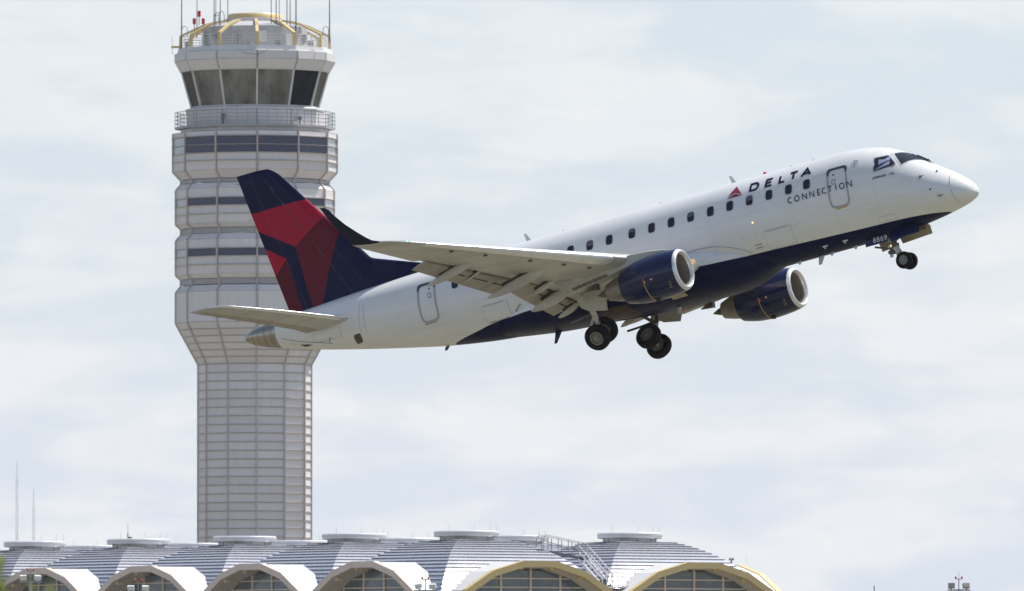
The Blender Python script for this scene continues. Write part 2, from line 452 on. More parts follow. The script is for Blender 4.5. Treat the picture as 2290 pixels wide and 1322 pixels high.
def surf(s, z, off=0.0, side=-1):
    """point on the fuselage skin, pushed out along the skin's normal"""
    y = side_y(s, z); e = .01
    dz = (side_y(s, z + e) - side_y(s, z - e)) / (2 * e); ds = (side_y(s + e, z) - side_y(max(s - e, 0), z)) / (2 * e)
    n = Vector((ds, 1.0, -dz)).normalized()     # x = -s
    return Vector((-s + n.x * off, side * (y + n.y * off), z + n.z * off))
def patch(name, poly, off, mat, parent, rings=(0, .5, 1), side=-1, label=None, thick=0.0, sub=1):
    cs = sum(p[0] for p in poly) / len(poly); cz = sum(p[1] for p in poly) / len(poly)
    if sub > 1: poly = [(a[0] + (b[0] - a[0]) * k / sub, a[1] + (b[1] - a[1]) * k / sub) for a, b in zip(poly, poly[1:] + poly[:1]) for k in range(sub)]
    n = len(poly); V = []; F = []
    for r in rings[1:]:
        V += [surf(cs + (p[0] - cs) * r, cz + (p[1] - cz) * r, off, side) for p in poly]
    V.append(surf(cs, cz, off, side)); c = len(V) - 1
    F += [(c, i, (i + 1) % n) for i in range(n)]
    for k in range(len(rings) - 2): F += [(k * n + i, (k + 1) * n + i, (k + 1) * n + (i + 1) % n, k * n + (i + 1) % n) for i in range(n)]
    if thick:
        b = len(V); k = len(rings) - 2
        V += [surf(p[0], p[1], off - thick, side) for p in poly]
        F += [(k * n + i, b + i, b + (i + 1) % n, k * n + (i + 1) % n) for i in range(n)]
    if side > 0: F = [tuple(reversed(f)) for f in F]
    return obj(name, V, F, mat, parent, True, None, label)
def band(name, outer, inner, off, mat, parent, side=-1, drop=.02, label=None, sub=1):
    if sub > 1:
        outer, inner = [[(a[0] + (b[0] - a[0]) * k / sub, a[1] + (b[1] - a[1]) * k / sub) for a, b in zip(q, q[1:] + q[:1]) for k in range(sub)] for q in (outer, inner)]
    n = len(outer)
    V = [surf(*p, off, side) for p in outer] + [surf(*p, off, side) for p in inner] + [surf(*p, off - drop, side) for p in outer]
    F = [(i, (i + 1) % n, n + (i + 1) % n, n + i) for i in range(n)] + [(i, 2 * n + i, 2 * n + (i + 1) % n, (i + 1) % n) for i in range(n)]
    if side > 0: F = [tuple(reversed(f)) for f in F]
    return obj(name, V, F, mat, parent, False, None, label)
def squircle(cs, cz, ws, hz, n=28, e=4.0, lean=0.0):
    out = []
    for i in range(n):
        t = 2 * math.pi * i / n; c, s_ = math.cos(t), math.sin(t)
        out.append((cs + ws * math.copysign(abs(c) ** (2 / e), c) + lean * s_, cz + hz * math.copysign(abs(s_) ** (2 / e), s_)))
    return out

# fuselage skin
ss = [0.0005, .004, .012, .03, .06, .1, .16, .24, .34, .46, .6, .78, 1, 1.25, 1.5, 1.75, 2, 2.3, 2.6, 3, 3.4, 3.9, 4.5, 5.2] + [6 + i for i in range(12)] + [17.5 + .24 * i for i in range(45)] + [28.18]
def fus_ring(s, n=72):
    zt, zb, zc, w = z_top(s), z_bot(s), z_mid(s), half_w(s); out = []
    for i in range(n):
        t = 2 * math.pi * i / n; c = math.cos(t)
        out.append((-s, w * math.sin(t), zc + ((zt - zc) if c > 0 else (zc - zb)) * c))
    return out
V, F = rings_mesh([fus_ring(s, 96) for s in ss])
obj('fuselage', V, F, m_fus, jet, True)
V, F = rings_mesh([fus_ring(28.18 + 1.41 * k / 10) for k in range(11)])
tc = obj('tail_cone', V, F, m_apu, jet, True)
b = B()
for k in range(1, 5):
    s = 28.18 + .26 * k; r0 = fus_ring(s - .008); r1 = fus_ring(s + .008)
    cc = z_mid(s)
    sc = lambda p: (p[0], p[1] * 1.004, cc + (p[2] - cc) * 1.004)
    b.add(*rings_mesh([[sc(p) for p in r0], [sc(p) for p in r1]], False))
b.build('joint_ring', m_nozzle, tc)
# tail cone exhaust mouth
b = B(); b.lathe([(-29.61, .10), (-29.57, .08), (-29.45, .045)], 16, 'x', (0, 0, 1.02)); b.build('exhaust_mouth', m_dark_gap, tc)

# belly fairing
fz = prof([(7.6, -1.55), (8.3, -1.74), (8.9, -1.96), (10, -2.12), (11.5, -2.12), (13, -2.08), (14.4, -1.94), (17.1, -1.745), (18.2, -1.61), (19.0, -1.50)])
fw = prof([(7.6, .30), (8.3, .85), (9.0, 1.22), (9.8, 1.46), (10.6, 1.57), (11.8, 1.62), (15, 1.62), (16.6, 1.55), (17.6, 1.40), (18.4, 1.15), (19.0, .8)])
fu = prof([(7.6, .02), (8.3, .10), (9.0, .28), (9.7, .50), (10.4, .66), (12, .78), (16, .78), (17.2, .62), (18.2, .35), (19.0, .1)])
fc = prof([(7.6, -1.45), (8.3, -1.30), (9.2, -1.12), (10.2, -1.02), (11.5, -1.0), (16.5, -1.0), (18, -1.05), (19.0, -1.25)])
def belly_ring(s, n=64):
    out = []
    for i in range(n):
        t = 2 * math.pi * i / n; c, q = math.cos(t), math.sin(t); e = 2 / 2.5
        up = fu(s) if c > 0 else fc(s) - fz(s)
        out.append((-s, fw(s) * math.copysign(abs(q) ** e, q), fc(s) + up * math.copysign(abs(c) ** e, c)))
    return out
V, F = rings_mesh([belly_ring(7.6 + 11.4 * (k / 60)) for k in range(61)])
bf = obj('belly_fairing', V, F, m_belly, jet, True)
def belly_pt(s, y, off=.012):
    q = min(abs(y) / fw(s), .999); t = math.asin(q ** 1.25); d = fc(s) - fz(s)
    return Vector((-s, y, fc(s) - d * math.cos(t) ** .8 - off))
def belly_patch(name, pts, mat, off=.012, n=6):
    (s0, y0), (s1, y1), (s2, y2), (s3, y3) = pts; V = []
    for i in range(n + 1):
        for j in range(n + 1):
            u, v = i / n, j / n
            V.append(belly_pt((s0 * (1 - u) + s1 * u) * (1 - v) + (s3 * (1 - u) + s2 * u) * v, (y0 * (1 - u) + y1 * u) * (1 - v) + (y3 * (1 - u) + y2 * u) * v, off))
    F = [(i * (n + 1) + j, (i + 1) * (n + 1) + j, (i + 1) * (n + 1) + j + 1, i * (n + 1) + j + 1) for i in range(n) for j in range(n)]
    return obj(name, V, F, mat, bf, True)
belly_patch('wheel_well', [(13.4, -.25), (14.9, -.25), (14.7, -1.3), (13.6, -1.3)], m_bay)
belly_patch('wheel_well', [(13.4, .25), (14.9, .25), (14.7, 1.3), (13.6, 1.3)], m_bay)
belly_patch('vent_slot', [(11.1, -.75), (11.5, -.75), (11.5, -.6), (11.1, -.6)], m_dark_gap)
belly_patch('light_lens', [(11.3, -1.2), (11.9, -1.2), (11.9, -1.02), (11.3, -1.02)], m_door_inner)
# fairing edge seam along the front arc
b = B(); pts = [(10.9, -.56), (10.4, -.55), (10.0, -.57), (9.6, -.64), (9.2, -.76), (8.8, -.93), (8.45, -1.13)]
for p, q in zip(pts, pts[1:]):
    b.bar(surf(*p, .012), surf(*q, .012), .022, .012)
b.build('fairing_seam', m_grey_line, bf)
# rim behind the wing where the fairing ends
b = B(); pts = [(17.72, -.70), (17.95, -.84), (18.08, -1.0), (18.06, -1.15), (17.9, -1.3)]
for p, q in zip(pts, pts[1:]): b.bar(surf(*p, .02), surf(*q, .02), .03, .02)
b.build('fairing_seam', m_grey_line, bf)

# cabin windows
m_blind = principled('window blind', (.10, .10, .115), .5)[0]
wins = [5.771, 6.497, 7.286, 8.076, 8.872, 9.654, 10.455, 11.249, 12.045, 12.846, 13.775, 14.573, 15.362, 16.16, 16.96, 17.75, 18.54, 19.331, 20.151]
for side in (-1, 1):
    for s in wins:
        w = patch('cabin_window', squircle(s, .648, .140, .180, 24, 3.4), .006, m_glass, jet, (0, 1), side)
        if side < 0 and s in (12.846, 8.076, 10.455, 14.573, 19.331): patch('window_blind', squircle(s, .735 + .03 * math.sin(s * 9), .118, .075 - .03 * math.sin(s * 9), 16, 4), .010, m_blind, w, (0, 1), side)
        band('window_frame', squircle(s, .648, .165, .208, 24, 3.4), squircle(s, .648, .138, .178, 24, 3.4), .012, m_frame, w, side)
# doors
def door(s0, s1, z0, z1, label, hs):
    cs, cz, ws, hz = (s0 + s1) / 2, (z0 + z1) / 2, abs(s1 - s0) / 2, (z1 - z0) / 2
    d = patch('cabin_door', squircle(cs, cz, ws, hz, 40, 6), .006, m_fus, jet, (0, .33, .66, 1), -1, label)
    band('door_outline', squircle(cs, cz, ws + .035, hz + .035, 40, 6), squircle(cs, cz, ws - .02, hz - .02, 40, 6), .020, m_grey_line_light, d, -1, .02, None, 3)
    b = B(); q = [(ws + .035, hz - .20), (ws + .035, hz - .06), (ws + .01, hz + .02), (ws - .07, hz + .055), (0, hz + .06)]
    q = [(-x, z) for x, z in q[:-1]] + [q[-1]] + list(reversed(q[:-1])); w_ = .055
    qi = [(x * (1 - w_ / ws * 1.2), z - (.0 if abs(x) > ws and z < hz - .1 else w_ * 1.6)) for x, z in q]
    fine = lambda Q: [(a[0] + (c[0] - a[0]) * k / 5, a[1] + (c[1] - a[1]) * k / 5) for a, c in zip(Q, Q[1:]) for k in range(5)] + [Q[-1]]
    q, qi = fine(q), fine(qi); n = len(q)
    b.add([surf(cs + x, cz + z, .026) for x, z in q] + [surf(cs + x, cz + z, .026) for x, z in qi], [(i, i + 1, n + 1 + i, n + i) for i in range(n - 1)]); b.build('door_head', m_door_head, d)
    band('door_handle', squircle(cs + hs, cz + .22, .075, .095, 20, 5), squircle(cs + hs, cz + .22, .055, .075, 20, 5), .018, m_grey_line, d)
    patch('door_viewport', squircle(cs + hs, cz + .47, .035, .035, 12, 2), .018, m_black_ink, d, (0, 1))
    return d
m_door_head = worn('dark door head', (.05, .055, .075), (.08, .08, .09), .5)
m_grey_line_light = worn('door seal grey', (.40, .41, .44), (.3, .3, .3), .5)
d1 = door(4.22, 4.93, -.43, .915, 'front cabin door', .13)
d2 = door(21.02, 21.72, -.40, .92, 'rear cabin door', -.13)
patch('door_sill', [(4.80, -.52), (4.34, -.51), (4.34, -.475), (4.80, -.485)], .012, m_yellow_ink, d1, (0, 1))
b = B()
for k in range(6): b.box(surf(21.22 + .09 * k, -.47, .012), (.03, .02, .05))
b.build('door_sill', m_dred_ink, d2)
# baggage doors, service panels
def outline(name, poly, w, off, mat, parent, sub=4):
    cs = sum(p[0] for p in poly) / len(poly); cz = sum(p[1] for p in poly) / len(poly)
    inner = [(p[0] + math.copysign(w, cs - p[0]), p[1] + math.copysign(w, cz - p[1])) for p in poly]
    return band(name, poly, inner, off, mat, parent, -1, .006, None, sub)
for s0, s1, z0, z1 in ((6.68, 7.78, -1.20, -.55), (18.2, 19.25, -1.02, -.42)):
    c = patch('baggage_door', [(s0, z0), (s1, z0), (s1, z1), (s0, z1)], .004, m_fus, jet, (0, .5, 1), -1, None, 0, 6)
    outline('door_outline', [(s0, z0), (s1, z0), (s1, z1), (s0, z1)], .012, .008, m_seam, c)
    b = B()
    for k in range(26): b.box(surf(s0 + .15 + k * .032, z1 - .04, .008), (.012, .006, .05))
    b.build('hinge_row', m_seam, c)
outline('access_panel', [(2.75, -1.28), (3.5, -1.29), (3.45, -1.12), (2.85, -1.1)], .008, .006, m_seam, jet)
ov = patch('outflow_valve', squircle(24.71, -.2, .17, .15, 20, 4, -.05), .01, m_gear_dark, jet, (0, 1))
for cs, cz in ((8.0, -.93), (18.95, -1.0)):     # tiny stencilled notices by the baggage doors
    b = B()
    for r in range(2):
        for k in range(6): b.box(surf(cs - .02 + k * .05, cz - .10 * r, .007), (.028, .004, .04))
    b.build('stencil_notice', m_black_ink, jet)
b = B()
for k in range(12): b.box(surf(24.30 + .015 * k, .86 - .085 * k + .0, .008), (.03, .004, .02))
for k in range(8): b.box(surf(24.12 + .012 * k, .82 - .12 * k, .008), (.008, .004, .10))
b.build('trim_scale_marking', m_black_ink, jet)
# radome joint, air data probes
b = B(); pts = [(.70 - .1 * k / 20 + (.03 if 0 else 0), -.20 - 1.0 * k / 20) for k in range(21)]
for p, q in zip(pts, pts[1:]): b.bar(surf(*p, .008), surf(*q, .008), .012, .014)
b.build('radome_joint', m_seam, jet)
for s, z in ((1.616, -.126), (1.064, -.904)):
    rim = band('probe_plate', squircle(s, z, .080, .09, 20, 2), squircle(s, z, .073, .083, 20, 2), .008, m_seam, jet)
    b = B(); a = surf(s, z, .0); b.bar(a, surf(s - .02, z, .06), .05, .035); b.tube(surf(s - .02, z, .06), surf(s - .02, z, .06) + Vector((.14, 0, .02)), .011)
    b.build('air_probe', m_gear_dark, rim)
for s, z in ((1.301, -.627), (1.117, .011)):
    b = B(); b.tube(surf(s, z, -.01), surf(s, z, .05), .035, .02, 10); b.build('static_port', m_black_ink, jet)

# cockpit glazing: panes mapped over the curved nose
def arc_pt(s, cphi, off, side):
    zc, zt, w = z_mid(s), z_top(s), half_w(s)
    def q(s, ph):
        zc, zt, w = z_mid(s), z_top(s), half_w(s); return Vector((-s, side * w * math.sin(ph), zc + (zt - zc) * math.cos(ph)))
    p = q(s, cphi); n = (q(s + .01, cphi) - q(s - .01, cphi)).cross(q(s, cphi + .01) - q(s, cphi - .01)); n.normalize()
    if n.z < 0: n = -n
    return p + n * off
def phi_of(s, z): return math.acos(max(-1, min(1, (z - z_mid(s)) / (z_top(s) - z_mid(s)))))
def phi_y(s, y): return math.asin(min(1, y / half_w(s)))
def shield(name, q, off, mat, parent, side, n=8):
    V = []
    for i in range(n + 1):
        for j in range(n + 1):
            u, v = i / n, j / n
            s = (q[0][0] * (1 - u) + q[1][0] * u) * (1 - v) + (q[3][0] * (1 - u) + q[2][0] * u) * v
            f = (q[0][1] * (1 - u) + q[1][1] * u) * (1 - v) + (q[3][1] * (1 - u) + q[2][1] * u) * v
            V.append(arc_pt(s, f, off, side))
    F = [(i * (n + 1) + j, (i + 1) * (n + 1) + j, (i + 1) * (n + 1) + j + 1, i * (n + 1) + j + 1) for i in range(n) for j in range(n)]
    if side > 0: F = [tuple(reversed(f)) for f in F]
    return obj(name, V, F, mat, parent, True)
for side in (-1, 1):
    A = (2.585, phi_of(2.585, 1.0)); Bq = (2.235, phi_of(2.235, .505)); C = (1.665, phi_y(1.665, .09)); D = (2.26, phi_y(2.26, .06))
    A2 = (2.70, phi_of(2.70, 1.04)); B2 = (2.235, phi_of(2.235, .445)); C2 = (1.60, phi_y(1.60, .02)); D2 = (2.33, phi_y(2.33, .02))
    p = shield('windshield', [A, Bq, C, D], .016, m_cockpit, jet, side)
    shield('windshield_frame', [A2, B2, C2, D2], .008, m_frame, p, side)
    poly = [(3.205, .95), (3.17, .985), (2.78, .985), (2.70, .955), (2.45, .625), (2.435, .555), (2.49, .515), (3.10, .445), (3.18, .455), (3.205, .51)]
    cs, cz = 2.85, .72
    sw = patch('cockpit_side_window', [(cs + (a - cs) * .92, cz + (b_ - cz) * .90) for a, b_ in poly], .012, m_cockpit, jet, (0, .5, 1), side)
    band('window_frame', poly, [(cs + (a - cs) * .90, cz + (b_ - cz) * .88) for a, b_ in poly], .015, m_grey_line, sw, side)
    if side < 0:
        for q in ([(3.03, .86), (2.84, .83), (2.84, .72), (3.02, .66)], [(2.84, .83), (2.66, .93), (2.65, .78), (2.84, .72)], [(3.10, .53), (3.10, .49), (2.64, .60), (2.64, .75)]):
            patch('sun_shade', q, .017, m_shade, sw, (0, .5, 1), side, None, 0, 3)
for side in (-1, 1):
    b = B(); q = [(1.62, .06), (1.85, .14), (2.15, .20)]
    pp = [arc_pt(s, phi_y(s, y), .045, side) for s, y in q]
    for a, c in zip(pp, pp[1:]): b.bar(a, c, .02, .03)
    b.bar(arc_pt(1.5, phi_y(1.5, .10), .0, side), pp[1], .018, .018); b.bar(pp[0], arc_pt(1.72, phi_y(1.72, .10), .075, side), .015, .015)
    b.build('windshield_wiper', m_black_ink, jet)

# lettering on the skin: strokes of ribbon that follow the curve of the fuselage
def ribbon(b, pts, w, place, closed=False):
    P = [Vector(p) for p in pts]
    if closed: P = P[:-1]
    n = len(P); Lp, Rp = [], []
    for i in range(n):
        a = P[i - 1] if (i or closed) else None; c = P[(i + 1) % n] if (i < n - 1 or closed) else None
        d1 = (P[i] - a).normalized() if a is not None else None; d2 = (c - P[i]).normalized() if c is not None else None
        d1 = d1 or d2; d2 = d2 or d1
        t = d1 + d2; t = t.normalized() if t.length > 1e-6 else d1
        nn = Vector((-t.y, t.x)); k = 1 / max(.4, nn.dot(Vector((-d1.y, d1.x))))
        Lp.append(P[i] + nn * (w / 2 * k)); Rp.append(P[i] - nn * (w / 2 * k))
    seg = range(n if closed else n - 1); sub = 4
    for i in seg:
        j = (i + 1) % n; V = []
        for k in range(sub + 1):
            t = k / sub
            V += [place(*(Lp[i] * (1 - t) + Lp[j] * t)), place(*(Rp[i] * (1 - t) + Rp[j] * t))]
        b.add(V, [(2 * k, 2 * k + 1, 2 * k + 3, 2 * k + 2) for k in range(sub)])
def arc(cx, cy, rx, ry, a0, a1, n=14): return [(cx + rx * math.cos(math.radians(a0 + (a1 - a0) * i / n)), cy + ry * math.sin(math.radians(a0 + (a1 - a0) * i / n))) for i in range(n + 1)]
GL = {   # strokes in a unit box
    'D': [[(0, 0), (0, 1), (.45, 1)] + arc(.45, .5, .55, .5, 80, -80, 12) + [(.45, 0), (0, 0)]],
    'E': [[(1, 1), (0, 1), (0, 0), (1, 0)], [(.03, .5), (.85, .5)]], 'L': [[(0, 1), (0, 0), (1, 0)]], 'T': [[(0, 1), (1, 1)], [(.5, .97), (.5, 0)]],
    'A': [[(0, 0), (.5, 1), (1, 0)], [(.2, .30), (.8, .30)]], 'C': [arc(.5, .5, .5, .5, 48, 312, 18)], 'O': [arc(.5, .5, .5, .5, 0, 360, 24)],
    'N': [[(0, 0), (0, 1), (1, 0), (1, 1)]], 'I': [[(.5, 0), (.5, 1)]], 'M': [[(0, 0), (0, 1), (.5, .25), (1, 1), (1, 0)]],
    'B': [[(0, 0), (0, 1), (.7, 1), (.9, .75), (.7, .52), (1, .25), (.8, 0), (0, 0)]], 'R': [[(0, 0), (0, 1), (.75, 1), (.95, .75), (.7, .48), (.05, .48)], [(.5, .46), (1, 0)]],
    '1': [[(.2, .75), (.55, 1), (.55, 0)]], '7': [[(0, 1), (1, 1), (.35, 0)]], '0': [arc(.5, .5, .5, .5, 0, 360, 16)],
    '8': [arc(.5, .76, .42, .24, 0, 360, 14), arc(.5, .27, .5, .27, 0, 360, 14)], '6': [arc(.5, .3, .5, .3, 0, 360, 14), [(.02, .34), (.15, .72), (.45, .95), (.85, .97)]],
    '9': [arc(.5, .7, .5, .3, 0, 360, 14), [(.98, .66), (.85, .28), (.55, .05), (.15, .03)]]}
def letters(name, items, w, mat, parent, base, cap, off=.010, slant=0.0):
    for ch, sl, sr in items:
        b = B()
        for k, st in enumerate(GL[ch]):
            hw = w / 2; W_, H = (sl - sr) - w, (cap - base) - w
            pts = [(sl - hw - p[0] * W_ - slant * (p[1] - .5), base + hw + p[1] * H) for p in st]
            closed = (Vector(pts[0]) - Vector(pts[-1])).length < 1e-4
            ribbon(b, pts, w, lambda s, z, k=k: surf(s, z, off + .002 * k), closed)
        b.build(name, mat, parent)
letters('airline_lettering', [('D', 8.115, 7.72), ('E', 7.485, 7.165), ('L', 6.93, 6.645), ('T', 6.53, 6.155), ('A', 6.05, 5.605)], .085, m_navy_ink, jet, .955, 1.30)
xs = [('C', 6.557, 6.363), ('O', 6.29, 6.085), ('N', 5.976, 5.785), ('N', 5.683, 5.49), ('E', 5.369, 5.234), ('C', 5.19, 4.99), ('T', 4.95, 4.77), ('I', 4.68, 4.575), ('O', 4.50, 4.29), ('N', 4.215, 4.01)]
letters('airline_lettering', xs, .032, m_navy_ink, jet, .12, .35, .026)
k = 3.226; it = []
for ch in 'EMBRAER 170':
    if ch != ' ': it.append((ch, k, k - .064))
    k -= .0695
letters('type_lettering', it, .0155, m_black_ink, jet, .185, .262, .010, .02)
patch('airline_emblem', [(8.695, 1.345), (8.39, .955), (8.695, 1.10), (8.98, .985)], .012, m_red_ink, jet, (0, .5, 1), -1, None, 0, 4)
patch('airline_emblem', [(8.684, 1.045), (8.375, .928), (9.01, .922)], .012, m_dred_ink, jet, (0, .5, 1), -1, None, 0, 4)
sl = band('round_seal', squircle(3.893, .94, .125, .135, 28, 2), squircle(3.893, .94, .112, .122, 28, 2), .008, m_seam, jet)
b = B()
for k in range(5): b.box(surf(3.893 + random.uniform(-.01, .01), .99 - .028 * k, .008), (.12 - .018 * abs(k - 2), .004, .014))
b.build('seal_print', m_seam, sl)
# strobe, lamp, blisters
b = B(); b.lathe([(1.66, .075), (1.73, .065), (1.77, .035), (1.785, .005)], 14, 'z', (-7.97, 0, 0)); b.build('red_beacon', m_red_lamp, jet)
b = B(); b.lathe([(-2.16, .10), (-2.22, .08), (-2.27, .02)], 12, 'z', (-12.2, 0, 0)); b.build('red_beacon', m_red_lamp, jet)
b = B(); b.lathe([(0, .035), (-.02, .03), (-.03, .005)], 12, 'y', tuple(surf(8.06, -.168, 0))); b.build('wing_inspection_light', m_amber_lamp, jet)
b = B(); b.add(*rings_mesh([[tuple(surf(8.45 + .16 * math.cos(t) * r, -.5 + .34 * math.sin(t) * r, .05 * (1 - r * r) + .001)) for t in [2 * math.pi * i / 20 for i in range(20)]] for r in (1, .8, .55, .3, .05)], False))
b.build('air_scoop_blister', m_fus, jet, True)
def blade(s, z0, h, c0, c1, rake, y=0, mat=None, down=False):
    d = -1 if down else 1; b = B(); V = []
    for zz, c, x in ((0, c0, 0), (h, c1, rake)):
        V += [(-s - x + c * .5, y, z0 + d * zz), (-s - x + c * .1, y + .03, z0 + d * zz), (-s - x - c * .5, y, z0 + d * zz), (-s - x + c * .1, y - .03, z0 + d * zz)]
    b.add(V, [(0, 1, 5, 4), (1, 2, 6, 5), (2, 3, 7, 6), (3, 0, 4, 7), (4, 5, 6, 7)]); b.build('blade_antenna', mat or m_frame, jet)
blade(9.2, 1.64, .33, .20, .10, .14); blade(17.62, 1.64, .34, .20, .10, .14)
blade(6.37, -1.66, .30, .26, .13, .12, 0, m_frame, True); blade(17.1, -1.73, .42, .30, .12, .22, 0, m_navy, True); blade(15.6, -1.83, .28, .2, .2, .05, -.1, m_frame, True)
blade(12.15, -2.09, .22, .2, .16, .05, -.15, m_frame, True); blade(21.6, -1.19, .14, .2, .12, .1, 0, m_gear_dark, True)
for s in (4.95, 5.9, 7.2): blade(s, -1.66, .12, .14, .10, .03, -.1, m_frame, True)
for s in (6.9, 6.0, 12.2, 16.2): blade(s, 1.66, .07, .14, .08, .02)
for s, y in ((5.05, -.62), (5.85, -.70)):
    b = B(); b.box(surf(s, -1.50, .015), (.20, .02, .045)); b.box(surf(s + .05, -1.54, .015), (.05, .02, .07)); b.build('drain_marking', m_white_ink, jet)

# tail fin, rudder seam, dorsal fin
def foil(n=14):
    xs = [.5 * (1 - math.cos(math.pi * i / n)) for i in range(n + 1)]
    t = lambda x: 5 * (.2969 * math.sqrt(x) - .126 * x - .3516 * x * x + .2843 * x ** 3 - .1015 * x ** 4)
    return [(x, t(x)) for x in xs] + [(x, -t(x)) for x in reversed(xs[1:-1])]
FO = foil()
def lead(z): return 24.0 + (z - 2.643) * (26.514 - 24.0) / (5.785 - 2.643)
def trail(z): return 27.70 + (z - 1.6) * (28.87 - 27.70) / (6.886 - 1.6)
rings = []
for z in [1.2, 1.6, 2.2, 3, 4, 5, 5.8, 6.3, 6.55, 6.7, 6.79, 6.85, 6.872, 6.887]:
    l, t = lead(z), trail(z)
    if z > 6.5: l += (z - 6.5) ** 2 * 1.6 + (.2 if z > 6.86 else 0) + (.22 if z > 6.88 else 0)
    c = t - l; th = .115 if z < 6.7 else .115 * max(.15, (6.9 - z) / .2)
    rings.append([(-(l + x * c), y * c * th, z + (.006 * 0)) for x, y in FO])
V, F = rings_mesh(rings); fin = obj('tail_fin', V, F, m_fin, jet, True)
rings = []
for s, zt in ((20.9, 1.70), (21.5, 1.83), (22.37, 2.10), (23.2, 2.38), (23.9, 2.62), (24.6, 3.0), (25.2, 3.2)):
    w = .055 + (s - 20.9) * .035
    rings.append([(-s, -w - .07, 1.42), (-s, -w, 1.42 + (zt - 1.42) * .6), (-s, -w * .55, zt - .05), (-s, 0, zt), (-s, w * .55, zt - .05), (-s, w, 1.42 + (zt - 1.42) * .6), (-s, w + .07, 1.42)])
V, F = rings_mesh(rings); obj('dorsal_fin', V, F, m_fin, jet, True)
b = B()
for z in (5.9, 5.2, 4.5, 6.6): b.tube((-trail(z), 0, z), (-trail(z) - .22, 0, z + .02), .008, .004, 5)
b.build('static_wick', m_black_ink, fin)

# a lifting surface from sections (y, xLE s, xTE s, zLE, zTE, thickness ratio)
def lift(name, secs, mat, parent, x0=0.0, x1=1.0, n=16, camber=.0, sgn=-1, grow=1.0):
    xs = [x0 + (x1 - x0) * .5 * (1 - math.cos(math.pi * i / n)) for i in range(n + 1)]
    t = lambda x: 5 * (.2969 * math.sqrt(max(x, 0)) - .126 * x - .3516 * x * x + .2843 * x ** 3 - .1015 * x ** 4)
    rings = []
    for y, l, tr, zl, zt, th in secs:
        c = tr - l; up, lo = [], []
        for x in xs:
            zc = zl + (zt - zl) * x + camber * c * 4 * x * (1 - x)
            up.append((-(l + c * x), sgn * y, zc + t(x) * th * c * .95 * grow)); lo.append((-(l + c * x), sgn * y, zc - t(x) * th * c * 1.05 * grow))
        rings.append(up + list(reversed(lo)) if x0 > 0 or x1 < 1 else up + list(reversed(lo[1:-1])))
    V, F = rings_mesh(rings)
    if sgn > 0: F = [tuple(reversed(f)) for f in F]
    return obj(name, V, F, mat, parent, True)
def wsec(y):
    l = 11.809 + (y - 4.9) * .602; zl = -.784 + (y - 4.9) * .1505
    if y < 4.1: l = 11.327 - (4.1 - y) * .38; zl = -.905 - (4.1 - y) * .075
    if y >= 4.9:
        t = 16.35 + (y - 4.9) * (17.93 - 16.35) / 7.5; zt = -.62 + (y - 4.9) * (.53 + .62) / 7.5
    else:
        t = 16.2 + (y - 4.9) * -.02; zt = -.62 + (y - 4.9) * .20
    return l, t, zl, zt
